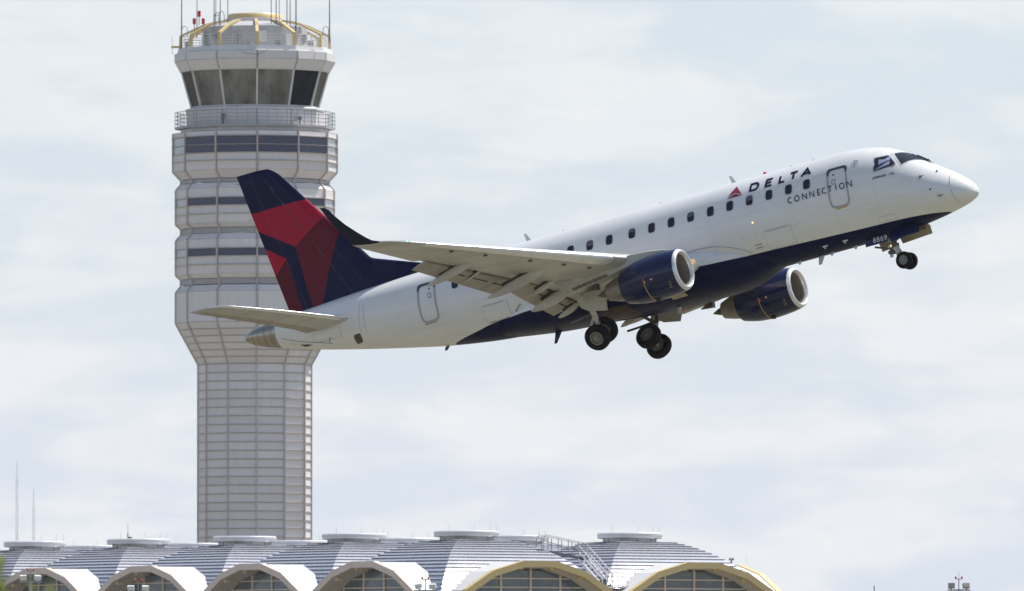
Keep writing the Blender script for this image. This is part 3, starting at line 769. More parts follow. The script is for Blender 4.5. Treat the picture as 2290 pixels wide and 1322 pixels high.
def wing(sgn):
    r = thing_part('wing')
    def sec(ys, cut=None):
        out = []
        for y in ys:
            l, t, zl, zt = wsec(y); th = .14 if y < 3 else .14 - (y - 3) * .0045
            out.append((y, l, t, zl + .03, zt + .03, th))
        return out
    ys = (.6, 1.6, 3.2, 4.9)
    # main box, cut off at the flap hinge inboard of the aileron, full chord outboard
    box = lift('wing_box', sec((1.0, 1.6, 3.2, 4.1, 4.9, 6.5, 8, 9.45)), m_grey_wing, r, .075, .80, 18, .012, sgn)
    lift('wing_tip_panel', sec((9.47, 10.5, 11.5, 12.0)), m_grey_wing, r, .10, .74, 18, .010, sgn)
    lift('aileron', sec((9.49, 10.6, 11.7)), m_grey_wing, r, .75, 1.0, 10, .010, sgn)
    lift('wing_tip_panel', sec((11.72, 12.0)), m_grey_wing, r, .745, 1.0, 10, .010, sgn)
    for a, c in ((1.0, 3.7), (5.02, 8.28), (8.31, 11.35)):
        lift('leading_edge_slat', sec((a, (a + c) / 2, c)), m_alu, r, 0.0, .085, 12, .012, sgn, 1.06)
    lift('leading_edge_fillet', sec((3.72, 4.3, 5.0)), m_pylon, r, 0, .085, 10, .012, sgn, 1.05)
    lift('leading_edge_slat', sec((11.38, 12.0)), m_grey_wing, r, 0, .105, 10, .01, sgn)
    b = B(); b.lathe([(0, .005), (-.03, .07), (-.12, .10), (-.3, .08)], 12, 'x', (-10.36, sgn * 1.86, -1.0)); b.build('landing_light', m_amber_soft, r)
    # spoiler shelf above the flaps
    V = []; b = B()
    for y in (1.7, 4.9, 9.4):
        l, t, zl, zt = wsec(y); c = t - l
        for x, dz in ((.78, .085), (.955, .045), (.955, .02), (.78, -.01)):
            V.append((-(l + c * x), sgn * y, zl + (zt - zl) * x + .03 + dz * c * .5))
    b.add(V, [(k * 4 + i, k * 4 + (i + 1) % 4, (k + 1) * 4 + (i + 1) % 4, (k + 1) * 4 + i) for k in range(2) for i in range(4)] + [(3, 2, 1, 0), (8, 9, 10, 11)]); b.build('spoiler_shelf', m_grey_wing, r)
    # slotted flaps, lowered: each a fore vane and a main flap
    def flap(y0, y1, name, drop, cr):
        sv, sf = [], []
        for k in range(5):
            y = y0 + (y1 - y0) * k / 4; l, t, zl, zt = wsec(y); c = t - l
            hx = l + c * .80; hz = zl + (zt - zl) * .80 + .012 * c; cf = c * cr
            a = math.radians(drop)
            sv.append((y, hx + .02, hx + .02 + cf * .30, hz - .00, hz - cf * .30 * math.sin(a * .7), .20))
            sf.append((y, hx + cf * .27, hx + cf * .27 + cf * math.cos(a), hz - cf * .11, hz - cf * .11 - cf * math.sin(a), .15))
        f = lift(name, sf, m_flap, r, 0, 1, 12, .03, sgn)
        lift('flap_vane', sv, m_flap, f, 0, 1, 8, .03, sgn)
        b = B()
        for k in range(3):      # dark slot strips under the flap
            q0, q1 = sf[k], sf[k + 1]; m_ = .12
            P = lambda q, x: Vector((-(q[1] + (q[2] - q[1]) * x), sgn * q[0], q[3] + (q[4] - q[3]) * x - .058 * (q[2] - q[1]) - .004))
            b.bar(P(q0, .30).lerp(P(q1, .30), m_), P(q0, .30).lerp(P(q1, .30), 1 - m_), .05, .015)
        b.build('flap_slot', m_dark_gap, f)
        return f
    flap(4.98, 9.40, 'outboard_flap', 15, .215)
    flap(1.72, 4.86, 'inboard_flap', 15, .17)
    # flap track fairings
    for y, (s0, z0), (s1, z1), hw, dp in ((8.2, (15.45, -.07), (17.69, -.58), .12, .20), (6.0, (13.95, -.60), (16.57, -1.13), .14, .235), (3.35, (14.5, -1.0), (16.32, -1.45), .15, .25), (4.62, (14.45, -.84), (15.7, -1.18), .09, .13), (2.3, (14.9, -1.40), (15.85, -1.72), .10, .15), (7.1, (15.9, -.28), (16.75, -.56), .05, .07)):
        rings = []
        for k in range(15):
            u = k / 14; e = math.sin(math.pi * min(1, u ** .8 * 1.0)) ** .62 if 0 < u < 1 else 0
            e = max(e, .02); cz = z0 + (z1 - z0) * u - .02
            rings.append([(-(s0 + (s1 - s0) * u), sgn * (y + hw * e * math.cos(q)), cz + dp * e * (.75 if math.sin(q) > 0 else 1) * math.sin(q)) for q in [2 * math.pi * i / 16 for i in range(16)]])
        V, F = rings_mesh(rings)
        if sgn < 0: F = [tuple(reversed(f)) for f in F]
        ff = obj('flap_track_fairing', V, F, m_fairing_grey, r, True)
        b = B(); u0, u1 = .28, .72
        b.bar((-(s0 + (s1 - s0) * u0), sgn * (y + hw * .55), z0 + (z1 - z0) * u0 + dp * .55), (-(s0 + (s1 - s0) * u1), sgn * (y + hw * .55), z0 + (z1 - z0) * u1 + dp * .62), .05, .10)
        b.bar((-(s0 + (s1 - s0) * u0), sgn * (y - hw * .55), z0 + (z1 - z0) * u0 + dp * .55), (-(s0 + (s1 - s0) * u1), sgn * (y - hw * .55), z0 + (z1 - z0) * u1 + dp * .62), .05, .10)
        b.build('track_carriage', m_dark_gap, ff)
    # small access details under the wing skin
    b = B()
    for y in (5.3, 6.2, 7.4, 9.0, 10.2):
        l, t, zl, zt = wsec(y); c = t - l; x = .16
        b.box((-(l + c * x), sgn * y, zl + .03 + (zt - zl) * x - .062 * c + .004), (.10, .16, .02))
    b.build('wing_drain_port', m_dark_gap, r)
    # winglet: a blended upturned tip
    W_ = [(12.0,) + wsec(12.0) + (.10,), (12.3, 16.50, 17.93, .40, .56, .10), (12.5, 16.85, 17.95, .47, .61, .095), (12.62, 17.08, 17.97, .56, .68, .09), (12.70, 17.25, 18.02, .70, .80, .085), (12.78, 17.55, 18.16, .98, 1.04, .08), (12.86, 17.90, 18.34, 1.33, 1.37, .08), (12.93, 18.2, 18.52, 1.70, 1.74, .08), (12.98, 18.36, 18.64, 1.95, 2.01, .08), (13.0, 18.48, 18.69, 2.04, 2.09, .06)]
    n = 14; rings = []
    tt = lambda x: 5 * (.2969 * math.sqrt(max(x, 0)) - .126 * x - .3516 * x * x + .2843 * x ** 3 - .1015 * x ** 4)
    for k, (y, l, t, zl, zt, th) in enumerate(W_):
        a = W_[max(k - 1, 0)]; c_ = W_[min(k + 1, len(W_) - 1)]
        ty, tz = c_[0] - a[0], (c_[3] + c_[4] - a[3] - a[4]) / 2; L = math.hypot(ty, tz); ny, nz = -tz / L, ty / L
        c = t - l; rg = []
        for q, s_ in FO:
            rg.append((-(l + c * q), sgn * (y + ny * s_ * c * th), zl + (.03 if k < 1 else .015 if k < 2 else 0) + (zt - zl) * q + nz * s_ * c * th))
        rings.append(rg)
    V, F = rings_mesh(rings[2:]);
    if sgn > 0: F = [tuple(reversed(f)) for f in F]
    obj('winglet', V, F, m_winglet, r, True)
    V, F = rings_mesh(rings[:3])
    if sgn > 0: F = [tuple(reversed(f)) for f in F]
    obj('wing_tip_cap', V, F, m_grey_wing, r, True)
    l, t, zl, zt = wsec(11.9); b = B(); b.lathe([(0, .01), (-.04, .03), (-.12, .04), (-.3, .03), (-.4, .005)], 10, 'x', (-(l - .03), sgn * 11.9, zl + .06)); b.build('navigation_light', m_green_lamp if sgn < 0 else m_red_lamp, r)
    return r
def thing_part(name):
    o = bpy.data.objects.new(name, None); COL.objects.link(o); o.parent = jet; return o
wing(-1); wing(1)

# engines
m_louvre_dark = worn('pylon louvre', (.17, .14, .105), (.1, .08, .06), .6, 0, 6, .6)
def engine(sgn):
    y = sgn * 4.3; r = thing_part('engine'); ES = -.11; EZ = -.037
    cz = lambda s: -1.672 - (s - 9.7) * .032
    def lat(name, prof, mat, n=48, parent=r):
        rings = [[(-s - ES, y + rr * math.cos(q), cz(s) + rr * math.sin(q)) for q in [2 * math.pi * i / n for i in range(n)]] for s, rr in prof]
        V, F = rings_mesh(rings, False); return obj(name, V, F, mat, parent, True)
    lat('cowl', [(9.80, .737), (9.87, .752), (10.1, .788), (10.5, .812), (11.0, .808), (11.4, .765), (11.75, .69), (12.05, .60), (12.05, .575), (11.6, .60)], m_navy)
    lat('intake_lip', [(9.80, .737), (9.76, .722), (9.715, .695), (9.685, .655), (9.685, .63), (9.71, .600), (9.76, .578), (9.82, .568)], m_lip)
    d = lat('intake_duct', [(9.82, .568), (9.87, .562), (10.1, .555), (10.4, .565), (10.62, .57)], m_duct)
    fb = B()
    for k in range(24):
        t = 2 * math.pi * k / 24; c, s_ = math.cos(t), math.sin(t)
        P = lambda rr, dt, x: (-x - ES, y + rr * math.cos(t + dt), cz(10.6) + rr * math.sin(t + dt))
        fb.add([P(.16, -.12, 10.58), P(.56, -.06, 10.55), P(.56, .17, 10.66), P(.16, .14, 10.7)], [(0, 1, 2, 3)])
    fb.build('fan', m_fan, r)
    lat('spinner', [(10.35, .005), (10.40, .07), (10.5, .13), (10.62, .17)], m_fan, 20)
    lat('fan_casing', [(10.72, .57), (10.72, .10)], m_dark_gap)
    lat('exhaust_throat', [(11.7, .60), (11.72, .42)], m_dark_gap)
    lat('core_nozzle', [(11.6, .545), (12.05, .50), (12.4, .42), (12.78, .30), (12.78, .28), (12.5, .30)], m_nozzle)
    lat('exhaust_plug', [(12.3, .24), (12.7, .20), (13.0, .11), (13.22, .02)], m_plug, 24)
    # notices and vents on the near cowl face, notices and vents on the near cowl face
    def cow(s, deg, off):
        pr = [(9.87, .752), (10.1, .788), (10.5, .812), (11.0, .808), (11.4, .765), (11.75, .69), (12.05, .60)]
        for (a, ra), (c, rc) in zip(pr, pr[1:]):
            if a <= s <= c: rr = ra + (rc - ra) * (s - a) / (c - a); break
        q = math.radians(deg); return Vector((-s - ES, y + (rr + off) * math.cos(q), cz(s) + (rr + off) * math.sin(q)))
    b = B(); pts = [cow(10.98 - .002 * k, 186 + 9 * k, .006) for k in range(10)]
    for p, q in zip(pts, pts[1:]): b.bar(p, q, .028, .010)
    b.build('orange_marking', m_yellow_ink, r)
    b = B(); b.tube(cow(10.94, 194, -.01), cow(10.94, 194, .012), .055, None, 14); b.build('warning_disc', m_red_ink, r)
    b = B(); b.tube(cow(10.66, 192, -.01), cow(10.66, 192, .012), .05, None, 14); b.build('warning_disc', m_red_ink, r)
    b = B(); b.tube(cow(10.66, 192, .0), cow(10.66, 192, .016), .028, None, 12); b.tube(cow(10.94, 194, .0), cow(10.94, 194, .016), .018, None, 12); b.build('warning_disc_centre', m_white_ink, r)
    b = B()
    for k in range(5): b.bar(cow(9.98 + .012 * k, 212 + 4.2 * k, .006), cow(10.08 + .012 * k, 212 + 4.2 * k, .006), .035, .01)
    b.build('vent_grille', m_door_inner, r)
    b = B(); b.bar(cow(11.45, 168, .0), cow(11.05, 164, .006), .06, .02); b.build('cooling_inlet', m_dark_gap, r)
    b = B(); b.bar(cow(11.0, 266, -.01), cow(10.8, 266, .03), .08, .05); b.bar(cow(10.9, 258, 0), cow(10.75, 258, .006), .16, .02); b.build('drain_mast', m_dark_gap, r)
    # cowl joints
    b = B()
    for s in (10.72, 11.5):
        pts = [cow(s, 150 + 6 * k, .003) for k in range(23)]
        for p, q in zip(pts, pts[1:]): b.bar(p, q, .012, .006)
    for dg in (206, 238):
        pts = [cow(9.9 + .2 * k, dg, .003) for k in range(11)]
        for p, q in zip(pts, pts[1:]): b.bar(p, q, .010, .006)
    b.build('cowl_joint', m_winglet, r)
    # pylon
    top = [(9.98, -.86), (10.4, -.76), (11.0, -.69), (11.6, -.66), (12.4, -.70), (14.8, -.76)]
    bot = [(9.98, -.90), (10.4, -.95), (11.0, -1.0), (12.0, -1.12), (13.0, -1.30), (14.43, -1.46)]
    hw = (.02, .12, .20, .24, .24, .12)
    X = lambda s: -s - ES
    rings = [[(X(t[0]), y - w, t[1] - .03 + EZ), (X(t[0]), y - w * .6, t[1] + EZ), (X(t[0]), y + w * .6, t[1] + EZ), (X(t[0]), y + w, t[1] - .03 + EZ), (X(q[0]), y + w, q[1] + .03 + EZ), (X(q[0]), y + w * .7, q[1] + EZ), (X(q[0]), y - w * .7, q[1] + EZ), (X(q[0]), y - w, q[1] + .03 + EZ)] for t, q, w in zip(top, bot, hw)]
    V, F = rings_mesh(rings); py_ = obj('pylon', V, F, m_pylon, r, True)
    for k in range(7):
        u = k / 7; s0 = 12.70 + 1.5 * u; z0 = -1.205 - .15 * u + EZ
        for sd in (-1, 1):
            b = B(); b.box((X(s0), y + sd * ((.24 if s0 < 13 else .24 - .12 * (s0 - 13) / 1.43) + .006), z0 + .03), (.19, .03, .11), 0); b.build('pylon_louvre', m_louvre_dark, py_)
    for s0, z0, w, h in ((13.05, -.98, .19, .14), (13.85, -1.02, .2, .16), (14.3, -1.05, .14, .14), (12.4, -.93, .05, .08)):
        b = B(); b.box((X(s0), y - .232 + (s0 - 12.4) * .034, z0 + EZ), (w, .02, h)); b.build('pylon_panel', m_fairing_grey if w > .1 else m_dark_gap, py_)
    P = [(-13.05, y - .13, -1.33), (-13.55, y - .10, -1.52), (-13.05, y - .13, -1.56), (-13.05, y + .13, -1.33), (-13.55, y + .10, -1.52), (-13.05, y + .13, -1.56)]
    obj('pylon_aft_fairing', P, [(0, 1, 2), (3, 5, 4), (0, 3, 4, 1), (1, 4, 5, 2), (2, 5, 3, 0)], m_gear_dark, py_)
    return r
engine(-1); engine(1)

# tailplane
def stab(sgn):
    r = thing_part('horizontal_stabilizer')
    secs = [(.55, 24.55, 26.8, .50, .50, .10), (1.3, 25.35, 26.90, .76, .62, .10), (3.0, 26.38, 27.68, 1.09, .96, .09), (4.6, 27.42, 28.52, 1.38, 1.30, .085), (4.85, 27.66, 28.78, 1.43, 1.40, .07), (4.97, 28.1, 28.98, 1.47, 1.49, .05)]
    lift('stabilizer_box', secs, m_grey_wing, r, .085, .70, 14, 0, sgn)
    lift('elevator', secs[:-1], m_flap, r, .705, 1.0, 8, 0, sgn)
    lift('leading_edge', secs, m_alu, r, 0, .10, 10, 0, sgn, 1.05)
    lift('tip_cap', [secs[-2], secs[-1]], m_grey_wing, r, .69, 1.0, 6, 0, sgn, 1.04)
    rings = []      # root fillet that bulges out of the fuselage
    for k in range(12):
        u = k / 11; e = max(.02, math.sin(math.pi * u) ** .6); s = 24.25 + 2.4 * u; w = half_w(s)
        rings.append([(-s, sgn * (w * .80 + .26 * e * math.cos(q)), .58 - .10 * u + .12 * e * math.sin(q)) for q in [2 * math.pi * i / 12 for i in range(12)]])
    V, F = rings_mesh(rings)
    if sgn < 0: F = [tuple(reversed(f)) for f in F]
    obj('root_fillet', V, F, m_grey_wing, r, True)
    b = B()
    for y, s, z in ((2.6, 27.50, .88), (3.4, 27.89, 1.05), (4.2, 28.31, 1.21)): b.tube((-s + .03, sgn * y, z), (-s - .2, sgn * y, z), .007, .004, 5)
    b.build('static_wick', m_black_ink, r)
stab(-1); stab(1)
outline('tail_access_panel', [(25.35, .02), (26.6, .10), (26.55, .40), (25.3, .38)], .012, .008, m_seam, jet)
b = B(); pts = [(27.95, .62), (27.5, .42), (26.9, .22), (26.3, .05), (25.9, -.08)]
for p, q in zip(pts, pts[1:]): b.bar(surf(*p, .004), surf(*q, .004), .025, .012)
b.build('tail_seam', m_gear_dark, jet)
patch('tail_drain', [(27.3, .24), (26.9, .14), (26.75, .1), (27.1, .12)], .02, m_black_ink, jet, (0, 1))
b = B(); b.bar(surf(26.0, .0, .006), surf(25.85, .12, .006), .03, .012); b.build('stencil_mark', m_black_ink, jet)

# landing gear
def wheel_meshes(rad, wid, spokes):
    b = B(); h = wid / 2
    b.lathe([(-h * .55, rad * .50), (-h * .9, rad * .60), (-h, rad * .78), (-h * .85, rad * .93), (-h * .5, rad * .99), (0, rad), (h * .5, rad * .99), (h * .85, rad * .93), (h, rad * .78), (h * .9, rad * .60), (h * .55, rad * .50)], 40, 'y')
    ty = b.mesh('tyre', m_tyre, True)
    b = B()
    b.lathe([(-h * .62, rad * .53), (-h * .78, rad * .53), (-h * .78, rad * .44), (-h * .40, rad * .42)], 32, 'y', mi=0)
    b.lathe([(h * .62, rad * .53), (h * .78, rad * .53), (h * .78, rad * .44), (h * .40, rad * .42)], 32, 'y', mi=0)
    for sd in (-1, 1):
        b.lathe([(sd * h * .30, rad * .44), (sd * h * .30, .0)], 24, 'y', mi=1)
        b.lathe([(sd * h * .30, rad * .16), (sd * h * .75, rad * .15), (sd * h * .80, rad * .08), (sd * h * .80, .0)], 18, 'y', mi=0)
        for k in range(spokes):
            t = 2 * math.pi * k / spokes
            b.bar((rad * .15 * math.cos(t), sd * h * .55, rad * .15 * math.sin(t)), (rad * .40 * math.cos(t), sd * h * .55, rad * .40 * math.sin(t)), .028, .03, 0, (0, 1, 0))
    return ty, b.mesh('wheel_rim', [m_rim, m_gear_dark], True)
ty_m, rim_m = wheel_meshes(.47, .34, 18)
ty_n, rim_n = wheel_meshes(.305, .19, 10)
def main_gear(sgn):
    r = thing_part('main_landing_gear'); a = math.radians(26)
    mid = Vector((-14.46, sgn * 1.95, -2.63)); piv = Vector((-14.42, sgn * 2.55, -1.35))
    ax = Vector((0, sgn * math.cos(a), -math.sin(a)))      # towards the outboard wheel
    rot = Matrix.Translation(mid) @ Matrix.Rotation(-sgn * a, 4, 'X')
    for k in (-1, 1):
        M = Matrix.Translation(mid + ax * .37 * k) @ Matrix.Rotation(-sgn * a, 4, 'X') @ Matrix.Rotation(.3 * k, 4, 'Y')
        put('tyre', ty_m, r, M); put('wheel_rim', rim_m, r, M)
    b = B(); u = (piv - mid).normalized()
    b.tube(piv + u * .1, mid + u * .55, .13, .11, 14); b.tube(mid + u * .6, mid, .075, None, 12); b.tube(mid - ax * .37, mid + ax * .37, .07, None, 12)
    b.tube(piv + Vector((.25, 0, .05)), piv - Vector((.25, 0, -.05)), .09, None, 10)
    b.build('shock_strut', m_gear, r, True)
    b = B(); b.bar(mid + u * .62 + Vector((-.10, 0, 0)), mid + u * .28 + Vector((-.30, 0, 0)), .06, .10); b.bar(mid + u * .28 + Vector((-.30, 0, 0)), mid + Vector((-.08, 0, 0)), .06, .10)
    b.build('torque_link', m_gear, r)
    b = B(); b.bar(piv + Vector((.12, -sgn * .1, 0)), mid + u * .7 + Vector((.18, -sgn * .25, 0)), .10, .08); b.bar(mid + u * .75, Vector((-14.35, sgn * 1.25, -1.8)), .09, .08); b.tube(piv + Vector((-.2, 0, 0)), mid + u * .5 + Vector((-.13, 0, 0)), .03, None, 8)
    b.tube(mid + u * .9 + Vector((.11, 0, 0)), mid + u * .3 + Vector((.1, 0, 0)), .022, None, 6)
    b.build('side_brace', m_gear_dark, r)
    b = B(); n = Vector((0, sgn * math.cos(a), -math.sin(a)))      # leg door outboard of the strut
    q = [(-14.70, -1.45), (-14.30, -1.27), (-13.76, -1.15), (-13.56, -1.60), (-13.66, -2.03), (-14.35, -1.90), (-14.62, -1.72)]
    P = [Vector((x, sgn * (2.95 - (-1.2 - z) * .30), z)) for x, z in q]; o = Vector((0, sgn * .03, -.012)); k = len(P)
    b.add(P + [p + o for p in P], [tuple(range(k)), tuple(range(2 * k - 1, k - 1, -1))] + [(i, k + i, k + (i + 1) % k, (i + 1) % k) for i in range(k)])
    b.build('gear_door', m_pylon, r)
    b = B(); P0 = Vector((-14.95, sgn * 2.2, -1.95))
    b.bar(P0, P0 + Vector((-.55, -sgn * .1, -.05)), .12, .06); b.bar(P0 + Vector((.5, 0, .05)), P0, .1, .06); b.build('door_actuator', m_black_ink, r)
main_gear(-1); main_gear(1)
ng = thing_part('nose_landing_gear')
mid = Vector((-3.17, 0, -2.64)); piv = Vector((-3.82, 0, -1.62))
for k in (-1, 1):
    M = Matrix.Translation(mid + Vector((0, .21 * k, 0))); put('tyre', ty_n, ng, M); put('wheel_rim', rim_n, ng, M)
b = B(); d = (mid - piv).normalized()
b.tube(piv, piv + d * .62, .10, .10, 12); b.tube(piv + d * .55, piv + d * .80, .125, .11, 12); b.tube(piv + d * .7, mid, .055, None, 10); b.tube(mid + Vector((0, -.2, 0)), mid + Vector((0, .2, 0)), .05, None, 10)
b.build('shock_strut', m_gear, ng, True)
b = B(); b.bar(piv + d * .5 + Vector((-.12, 0, -.02)), piv + d * .75 + Vector((-.30, 0, -.14)), .10, .07); b.bar(piv + d * .78 + Vector((-.06, 0, 0)), piv + d * 1.02 + Vector((-.16, 0, -.12)), .12, .05); b.bar(piv + d * 1.02 + Vector((-.16, 0, -.12)), mid + Vector((-.12, 0, -.02)), .12, .05)
b.build('torque_link', m_gear, ng)
b = B(); b.bar(piv + d * .35, Vector((-3.0, .0, -1.62)), .10, .08); b.bar(piv + d * .6 + Vector((-.1, -.1, 0)), Vector((-4.25, -.06, -1.9)), .07, .07); b.box(piv + d * .45, (.3, .34, .16)); b.box(piv + d * .62 + Vector((-.16, 0, -.08)), (.22, .26, .12))
b.build('drag_brace', m_gear_dark, ng)
b = B(); b.lathe([(0, .045), (.03, .04), (.04, .0)], 14, 'x', (-3.60, -.16, -2.02)); b.build('landing_light', m_amber_lamp, ng)
b = B(); b.lathe([(-.10, .05), (0, .078), (.0, .07)], 14, 'x', (-3.60, -.16, -2.02)); b.build('light_housing', m_gear, ng)
def plate(name, P, off, mat, inner=None):
    b = B(); P = [Vector(p) for p in P]; o = Vector(off); k = len(P)
    b.add(P, [tuple(range(k))], 0); b.add([p + o for p in P], [tuple(range(k - 1, -1, -1))], 1); b.add(P + [p + o for p in P], [(i, k + i, k + (i + 1) % k, (i + 1) % k) for i in range(k)], 0)
    return b.build(name, [mat, inner or mat], ng)
door_n = plate('gear_door', [(-4.45, -.31, -1.56), (-3.55, -.31, -1.54), (-3.61, -.35, -1.87), (-4.47, -.35, -1.87)], (0, .03, 0), m_navy, m_door_inner)
plate('gear_door', [(-3.50, -.33, -1.54), (-2.36, -.33, -1.50), (-2.26, -.46, -1.86), (-3.42, -.46, -1.93)], (0, .03, 0), m_navy, m_door_inner)
plate('gear_door', [(-3.50, .33, -1.54), (-2.30, .33, -1.50), (-2.22, .37, -1.56), (-2.22, .44, -1.86), (-3.42, .46, -1.93)], (0, .03, 0), m_door_inner, m_navy)
plate('gear_door', [(-4.3, .31, -1.56), (-3.55, .31, -1.54), (-3.61, .35, -1.98), (-4.2, .35, -2.05)], (0, .03, 0), m_door_inner, m_navy)
b = B(); b.box((-3.4, 0, -1.655), (2.1, .55, .05)); b.build('wheel_well', m_bay, ng)
b = B(); k = 0
for ch, s0 in zip('8869', (4.13, 3.985, 3.84, 3.695)):
    for st in GL[ch]:
        pts = [(s0 - p[0] * .085, -1.795 + p[1] * .165) for p in st]; closed = (Vector(pts[0]) - Vector(pts[-1])).length < 1e-4
        k += 1
        ribbon(b, pts, .026, lambda s, z, k=k: Vector((-s, -.352 - .0012 * (k % 2) + (z + 1.795) * .12 - .006, z)), closed)
b.build('fleet_number', m_white_ink, door_n)

# ------------------------------------------------------------------ the control tower: a twelve-sided shaft with stacked drums and a sloping glass cab
TX, TY = -20.49, 900.0
tower = thing('control_tower', 'tall pale twelve-sided airport control tower rising behind the climbing airliner', 'control tower', Matrix.Translation((TX, TY, -.12)))
A0 = math.radians(3) + math.atan2(-TX, TY) * 0
def tv(k, r, z, da=0.0):        # k-th corner; k = 0 is nearest the camera, k counts to the right
    a = A0 + math.radians(30 * k) + da
    return Vector((r * math.sin(a), -r * math.cos(a), z))
px = 1 / 28.09
SEG = []     # z low, R low, z high, R high, kind
def seg(z1, r1, z0, r0, kind, fin_top=False, fin_bot=False): SEG.append((z0, r0 * px, z1, r1 * px, kind, fin_top, fin_bot))
# roof fascia and the slope under it
seg(55.20, 181, 54.54, 181, 'fascia'); seg(54.54, 181, 53.78, 169, 'fascia')
# wall behind the catwalk
seg(50.55, 155, 49.33, 153, 'fascia')
# big drum with strip windows
seg(48.83, 183, 48.45, 183, 'panel', False, True)
seg(48.40, 183, 47.77, 183, 'glass', False, True); seg(47.74, 183, 47.12, 183, 'glass2', False, True)
seg(47.09, 183, 46.50, 183, 'panel', False, True); seg(46.47, 183, 45.76, 183, 'panel'); seg(45.76, 183, 45.10, 165.5, 'panel')
seg(45.08, 165, 44.78, 165, 'louvre')
for z in (44.76, 40.73):
    seg(z, 165, z - .45, 176.5, 'panel'); seg(z - .46, 176.5, z - 1.17, 176.5, 'panel', False, True)
    seg(z - 1.19, 176.5, z - 1.80, 176.5, 'glass', False, True); seg(z - 1.82, 176.5, z - 2.48, 176.5, 'panel', False, True)
    seg(z - 2.50, 176.5, z - 3.20, 176.5, 'panel'); seg(z - 3.21, 176.5, z - 3.56, 165.5, 'panel'); seg(z - 3.57, 165, z - 4.03 + (.0 if z > 42 else 0), 165, 'louvre')
# lower drum 
seg(36.66, 165, 36.15, 176.5, 'panel'); seg(36.14, 176.5, 33.72, 176.5, 'panel')
NC = 6
for k in range(NC):
    za, zb = 33.70 + (30.42 - 33.70) * k / NC, 33.70 + (30.42 - 33.70) * (k + 1) / NC
    ra, rb = 176.5 + (126 - 176.5) * k / NC, 176.5 + (126 - 176.5) * (k + 1) / NC
    seg(za, ra, zb + .01, rb, 'panel', False, True)
z = 30.40; rows = 0
while z > 13.0:
    seg(z, 126, z - .672, 126, 'shaft', False, True); z -= .688; rows += 1
zlow = z
mats = {'panel': m_panel, 'shaft': m_panel, 'fascia': m_panel, 'louvre': m_louvre, 'glass': m_blue_glass, 'glass2': m_blue_glass}
VIS = range(-3, 3)
core = B(); crown_core = B(); rear = B(); fins = []
count = 0
for z0, r0, z1, r1, kind, ft, fb in SEG:
    for k in range(-6, 6):
        a0, a1 = tv(k, r0, z0), tv(k + 1, r0, z0); b0, b1 = tv(k, r1, z1), tv(k + 1, r1, z1)
        n = (a1 - a0).cross(b0 - a0).normalized()
        (crown_core if z0 > 49.2 else core).add([a0 - n * .08, a1 - n * .08, b1 - n * .08, b0 - n * .08], [(0, 1, 2, 3)])
        m_ = .055
        q = [a0.lerp(a1, m_ / 2), a1.lerp(a0, m_ / 2), b1.lerp(b0, m_ / 2), b0.lerp(b1, m_ / 2)]
        h = (b0 - a0).length; g = min(.02, h * .1) / h
        q = [q[0].lerp(q[3], g), q[1].lerp(q[2], g), q[2].lerp(q[1], g), q[3].lerp(q[0], g)]
        V = q + [p - n * .10 for p in q]
        Fq = [(0, 1, 2, 3), (0, 4, 5, 1), (1, 5, 6, 2), (2, 6, 7, 3), (3, 7, 4, 0)]
        if k in VIS:
            mt = mats[kind]
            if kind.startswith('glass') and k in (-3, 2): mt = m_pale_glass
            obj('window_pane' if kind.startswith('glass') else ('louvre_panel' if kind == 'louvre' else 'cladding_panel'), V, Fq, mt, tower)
        else:
            rear.add(V, Fq)
core.build('core_wall', m_core, tower)
cc_ = B(); cc_.V, cc_.F, cc_.mi = crown_core.V[:], crown_core.F[:], crown_core.mi[:]
for zs in ((49.2, 51), (53, 56)):
    q = B()
    for f in cc_.F:
        if zs[0] < sum(cc_.V[i][2] for i in f) / 4 < zs[1]: q.add([cc_.V[i] for i in f], [(0, 1, 2, 3)])
    q.build('core_wall', m_core, tower)
rear.build('rear_cladding', m_panel, tower, kind='stuff')
# corner mullions following the profile
prof_pts = sorted({(round(s[0], 3), round(s[1], 4)) for s in SEG if s[0] < 49} | {(round(s[2], 3), round(s[3], 4)) for s in SEG if s[2] < 49})
pr = []
for p in prof_pts:
    if not pr or p[0] - pr[-1][0] > .08: pr.append(p)
mb = B()
for (z0, r0), (z1, r1) in zip(pr, pr[1:]):
    for rr in (0,):
        a, c = tv(0, r0 + .03, z0) , tv(0, r1 + .03, z1)
        mb.bar(a, c, .115, .15, 0, tuple(tv(0, 1, 0)))
mm = mb.mesh('corner_mullion', m_mullion)
for k in range(12): put('corner_mullion', mm, tower, Matrix.Rotation(math.radians(30 * k), 4, 'Z'))
def ring(name, z, rin, rout, h, mat, parent=tower):
    V = []; 
    for k in range(12):
        for r, dz in ((rin, 0), (rout, 0), (rout, h), (rin, h)): V.append(tv(k, r, z + dz))
    F = [(k * 4 + i, k * 4 + (i + 1) % 4, ((k + 1) % 12) * 4 + (i + 1) % 4, ((k + 1) % 12) * 4 + i) for k in range(12) for i in range(4)]
    return obj(name, V, F, mat, parent)
for z0, r0, z1, r1, kind, ft, fb in SEG:
    if fb:
        ring('sunshade_fin', z0 - .045, r0 - .03, r0 + (.17 if kind in ('glass', 'glass2') or (kind == 'panel' and z0 > 34) else .10), .035, m_mullion)
# base of the shaft down to the ground
b = B(); V = [tv(k, 126 * px, zz) for zz in (0, zlow) for k in range(12)]
b.add(V, [(k, (k + 1) % 12, 12 + (k + 1) % 12, 12 + k) for k in range(12)]); b.build('shaft_base', m_panel, tower)
